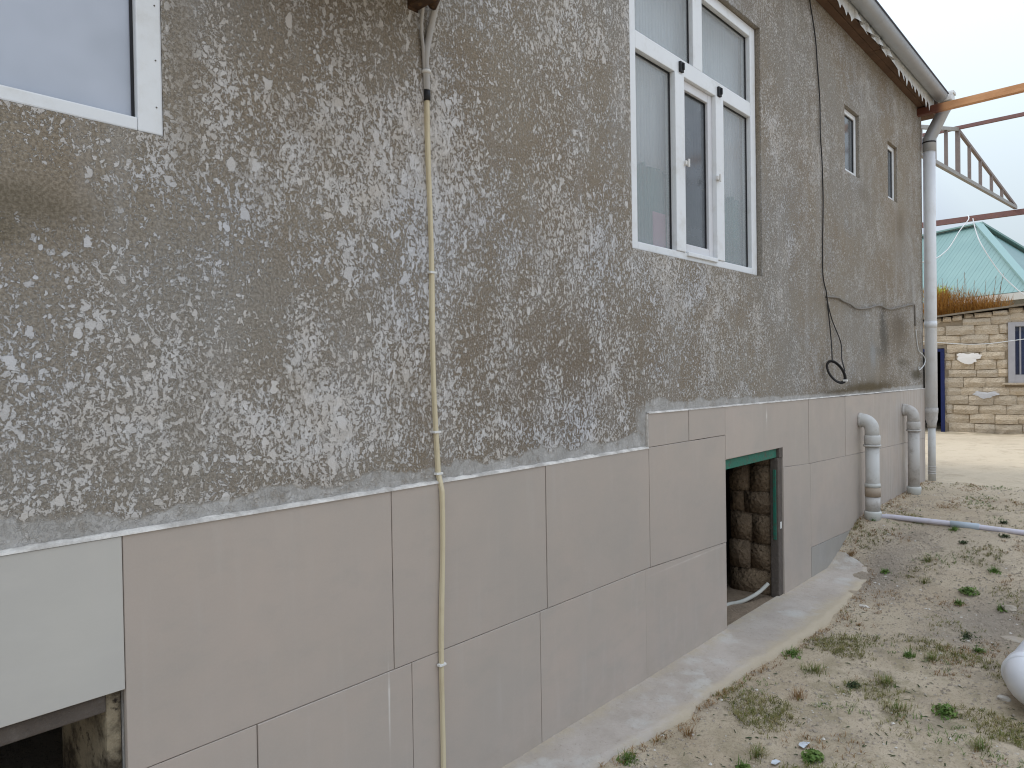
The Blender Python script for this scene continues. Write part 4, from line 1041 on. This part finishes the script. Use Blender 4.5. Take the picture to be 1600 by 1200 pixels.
def peb(bm, x, y, z, rng):
    s = rng.choice((.0025, .003, .004, .005, .007, .010)); u = [rng.uniform(.6, 1.2)*s for _ in range(6)]; a = rng.uniform(0, 1.5); ca, sa = math.cos(a), math.sin(a)
    P = [(u[0], 0, 0), (0, u[1], 0), (-u[2], 0, 0), (0, -u[3], 0), (0, 0, u[4]*.7), (0, 0, -u[5]*.5)]
    v = [bm.verts.new((x+p[0]*ca-p[1]*sa, y+p[0]*sa+p[1]*ca, z+p[2]+s*.15)) for p in P]
    for q in ((0,1,4),(1,2,4),(2,3,4),(3,0,4)): bm.faces.new([v[i] for i in q])
grv = lambda x, y: min(1, 1.0*math.exp(-((x-5.75)/.6)**2-((y+.42)/.25)**2) + .9*math.exp(-((x-5.1)/.45)**2-((y+1.15)/.28)**2) + .10 + .2*nd(x, y, 2, 0, .5, 4))
scatter('gravel', 'pebble', 13000, peb, grv, 31)
def chip(bm, x, y, z, rng): 
    peb(bm, x, y, z+.001, rng)
scatter('gravel', 'chip', 420, chip, lambda x, y: .5*grv(x, y)+.2, 33)
def debris(bm, x, y, z, rng):
    a = rng.uniform(0, 3.14); L = rng.uniform(.008, .03); w = rng.uniform(.001, .003); d = Vector((math.cos(a), math.sin(a), rng.uniform(-.1, .15))); s = Vector((-d.y, d.x, 0))*w; c = Vector((x, y, z+.003))
    v = [bm.verts.new(p) for p in (c-d*L/2-s, c-d*L/2+s, c+d*L/2+s, c+d*L/2-s)]; bm.faces.new(v)
    t_ = bm.verts.new(c+Vector((0, 0, w*1.5))); bm.faces.new((v[0], v[1], t_)); bm.faces.new((v[2], v[3], t_)); bm.faces.new((v[1], v[2], t_)); bm.faces.new((v[3], v[0], t_))
scatter('twig_debris', 'leaf_dark', 900, debris, lambda x, y: .3+.7*nd(x, y, 2.4, .0, .4, 12), 35)

# single stones and scraps one can point at
def rock(name, label, cat, x, y, s, mat, seed, flat=.5):
    bm = bmesh.new(); bmesh.ops.create_icosphere(bm, subdivisions=2, radius=1)
    for v in bm.verts:
        k = 1+.35*noise.noise(v.co*1.4+Vector((seed, 0, 0)))+.12*noise.noise(v.co*4+Vector((seed, 0, 0))); v.co = Vector((v.co.x*s[0]*k, v.co.y*s[1]*k, v.co.z*s[2]*k))
    me = bpy.data.meshes.new(name); bm.to_mesh(me); bm.free(); me.materials.append(M[mat])
    o = bpy.data.objects.new(name, me); C.objects.link(o); o.location = (x, y, H(x, y)+s[2]*.3); o['label'] = label; o['category'] = cat
rock('stone', 'small white limestone chip alone on the bare sand past the strip', 'stone', 4.98, -.485, (.018, .030, .010), 'chip', 1)
rock('stone', 'pale grey rounded stone behind a green weed at right', 'stone', 5.38, -1.215, (.035, .045, .028), 'pebble', 2)
rock('stone', 'flat pinkish stone lying left of the white elbow pipe', 'stone', 4.00, -1.372, (.020, .030, .012), 'chip', 3)
rock('stone', 'pale flat slab half buried behind the white elbow pipe', 'stone', 4.93, -1.30, (.045, .075, .008), 'concrete', 4)
def scrap(x, y, s, seed, label):
    def f(bm):
        z = H(x, y)+.006; P = [(-s, -s*.3), (s*.8, -s*.5), (s, s*.4), (.1*s, s*.7), (-s*.7, s*.5)]
        a = [bm.verts.new((x+p[0], y+p[1], z+.008*noise.noise((p[0]*40, p[1]*40, seed))+.004)) for p in P]; b = [bm.verts.new(Vector(v.co)-Vector((0, 0, .002))) for v in a]
        bm.faces.new(a); bm.faces.new(b[::-1])
        for i in range(5): bm.faces.new((a[i], b[i], b[(i+1)%5], a[(i+1)%5]))
    tagged('plastic_scrap', label, 'litter', 'litter', f, (x, y, H(x, y)))
scrap(2.79, -.782, .024, 1, 'pale angular plastic scrap at the bottom edge of the yard')
scrap(2.99, -.82, .030, 6, 'crumpled greyish plastic scrap behind the bright green clump')

# pipe lying across the yard, with its coupling
lp = thing('ground_pipe', 'thin pale pipe lying across the yard from the drain', 'pipe', (6.63, -.8, .33))
def pz(y): return H0(6.62, y)+.014
pts = [(6.60, -.12, pz(-.12)-.035), (6.595, -.2, pz(-.2)-.008), (6.605, -.45, pz(-.45)+.002), (6.62, -.78, pz(-.78)+.012), (6.628, -1.15, pz(-1.15)+.004), (6.63, -1.8, pz(-1.8)+.004), (6.66, -4.0, pz(-4))]
part('pipe', lp, 'pipe_ground', lambda bm: tube(bm, smooth_path(pts), .021, 14), True)
part('coupling', lp, 'pipe_blue', lambda bm: tube(bm, [(6.613, -.665, pz(-.7)+.008), (6.614, -.67, pz(-.7)+.009), (6.622, -.86, pz(-.86)+.011), (6.622, -.865, pz(-.86)+.011)], [.022, .028, .028, .022], 16), True)
# near white elbow pipe resting on the soil
ep = thing('elbow_pipe', 'large clean white elbow pipe lying at the right edge', 'pipe', (3.95, -1.5, .05))
PR = .092
cz = .05 + PR
P0 = Vector((3.875, -1.44, cz+.03))
dA = Vector((.93, -.10, .06)).normalized()      # goes away from the camera
dB = Vector((-.10, -1, -.06)).normalized()    # goes right, out of the frame
bend = [P0 + dA*.20*(1-t_)**2 + dB*.20*t_**2 for t_ in [k/12 for k in range(13)]]
part('elbow', ep, 'pipe_sun', lambda bm: tube(bm, bend, PR, 28), True)
part('socket', ep, 'pipe_sun', lambda bm: tube(bm, [P0+dA*.205, P0+dA*.20, P0+dA*.13, P0+dA*.125], [PR*1.0, PR*1.06, PR*1.06, PR*1.0], 28), True)
part('pipe', ep, 'pipe_sun', lambda bm: tube(bm, [P0+dA*.20, P0+dA*1.6], PR*.985, 28), True)
part('pipe', ep, 'pipe_sun', lambda bm: tube(bm, [P0+dB*.20, P0+dB*1.2], PR*.985, 28), True)

# dried weeds and shrub behind the shed roof
def weed(name, label, cat, x, y, z, n, W_, h, mat, seed, stalk=None):
    rng = random.Random(seed); r_ = thing(name, label, cat, (x, y, z))
    def f(bm):
        for _ in range(n):
            u = rng.uniform(-W_, W_); v = rng.uniform(-.3, .3); b = Vector((x, y, z)) + dY*u + dN*v
            L = h*rng.uniform(.5, 1)*(1.05-.4*(u/W_+1)/2); a = rng.uniform(0, 6.28); d = Vector((math.cos(a)*.35, math.sin(a)*.35, 1)).normalized()
            for k in range(7):
                t0 = b + d*L*k/7; q = Vector((rng.uniform(-1, 1), rng.uniform(-1, 1), rng.uniform(.2, 1))).normalized(); l_ = .045*rng.uniform(.5, 1.2)
                s = q.cross(Vector((rng.uniform(-1, 1), 1, .3))).normalized()*.007
                bm.faces.new([bm.verts.new(p) for p in (t0-s, t0+s, t0+q*l_+d*L/7)])
            s = Vector((-d.y, d.x, 0)).normalized()*.004
            bm.faces.new([bm.verts.new(p) for p in (b-s, b+s, b+d*L)])
    part('foliage', r_, mat, f)
    if stalk:
        def f2(bm):
            for (u, L, ln) in stalk:
                b = Vector((x, y, z)) + dY*u; e = b + dY*ln + Vector((0, 0, L)); tube(bm, [b, (b+e)/2 + Vector((0, 0, .02)), e], [.006, .005, .002], 5)
                for _ in range(46):
                    t_ = rng.uniform(.45, 1); c = b + (e-b)*t_; q = Vector((rng.uniform(-1, 1), rng.uniform(-1, 1), rng.uniform(.3, 1))).normalized()*.035*(1.3-t_*.6)
                    s = Vector((.004, .004, 0)); bm.faces.new([bm.verts.new(p) for p in (c-s, c+s, c+q)])
        part('stalk', r_, 'leaf_mauve', f2)
weed('dried_weeds', 'rust-orange dried weeds growing behind the shed roof edge', 'plant', 16.6, .92, 2.35, 1500, .62, .98, 'leaf_rust', 4,
     [(-.62, 1.12, .02), (-.5, .96, .0), (-.38, 1.03, -.02), (-.16, 1.0, .02), (-.05, 1.12, .03), (.0, 1.0, .0), (.12, .95, .02), (.28, .92, .05), (.38, 1.0, .12), (.42, 1.05, .2), (.5, .88, .08)])
def f(bm):
    rng = random.Random(8)
    for _ in range(1500):
        d = Vector((rng.gauss(0, 1), rng.gauss(0, 1), rng.gauss(0, 1))).normalized()*rng.uniform(.5, 1)*(1+.25*rng.gauss(0, 1)); c = Vector((17.3+d.x*.17, 1.52+d.y*.19, 3.08+d.z*.19))
        u = Vector((rng.uniform(-1, 1), rng.uniform(-1, 1), rng.uniform(-1, 1))).normalized(); v = u.cross(Vector((0, .3, 1))).normalized(); s = rng.uniform(.010, .022)
        bm.faces.new([bm.verts.new(p) for p in (c-u*s*1.6, c+v*s*.7, c+u*s*1.6, c-v*s*.7)])
sh = thing('shrub', 'round lime-green shrub between downspout and dried weeds', 'shrub', (17.3, 1.52, .37))
part('crown', sh, 'leaf_lime', f)
part('stem', sh, 'leaf_mauve', lambda bm: [tube(bm, [(17.3, 1.52, 2.3), (17.3+.1*math.cos(a), 1.52+.1*math.sin(a), 3.05)], [.014, .004], 6) for a in (0, 1.5, 3, 4.4)])
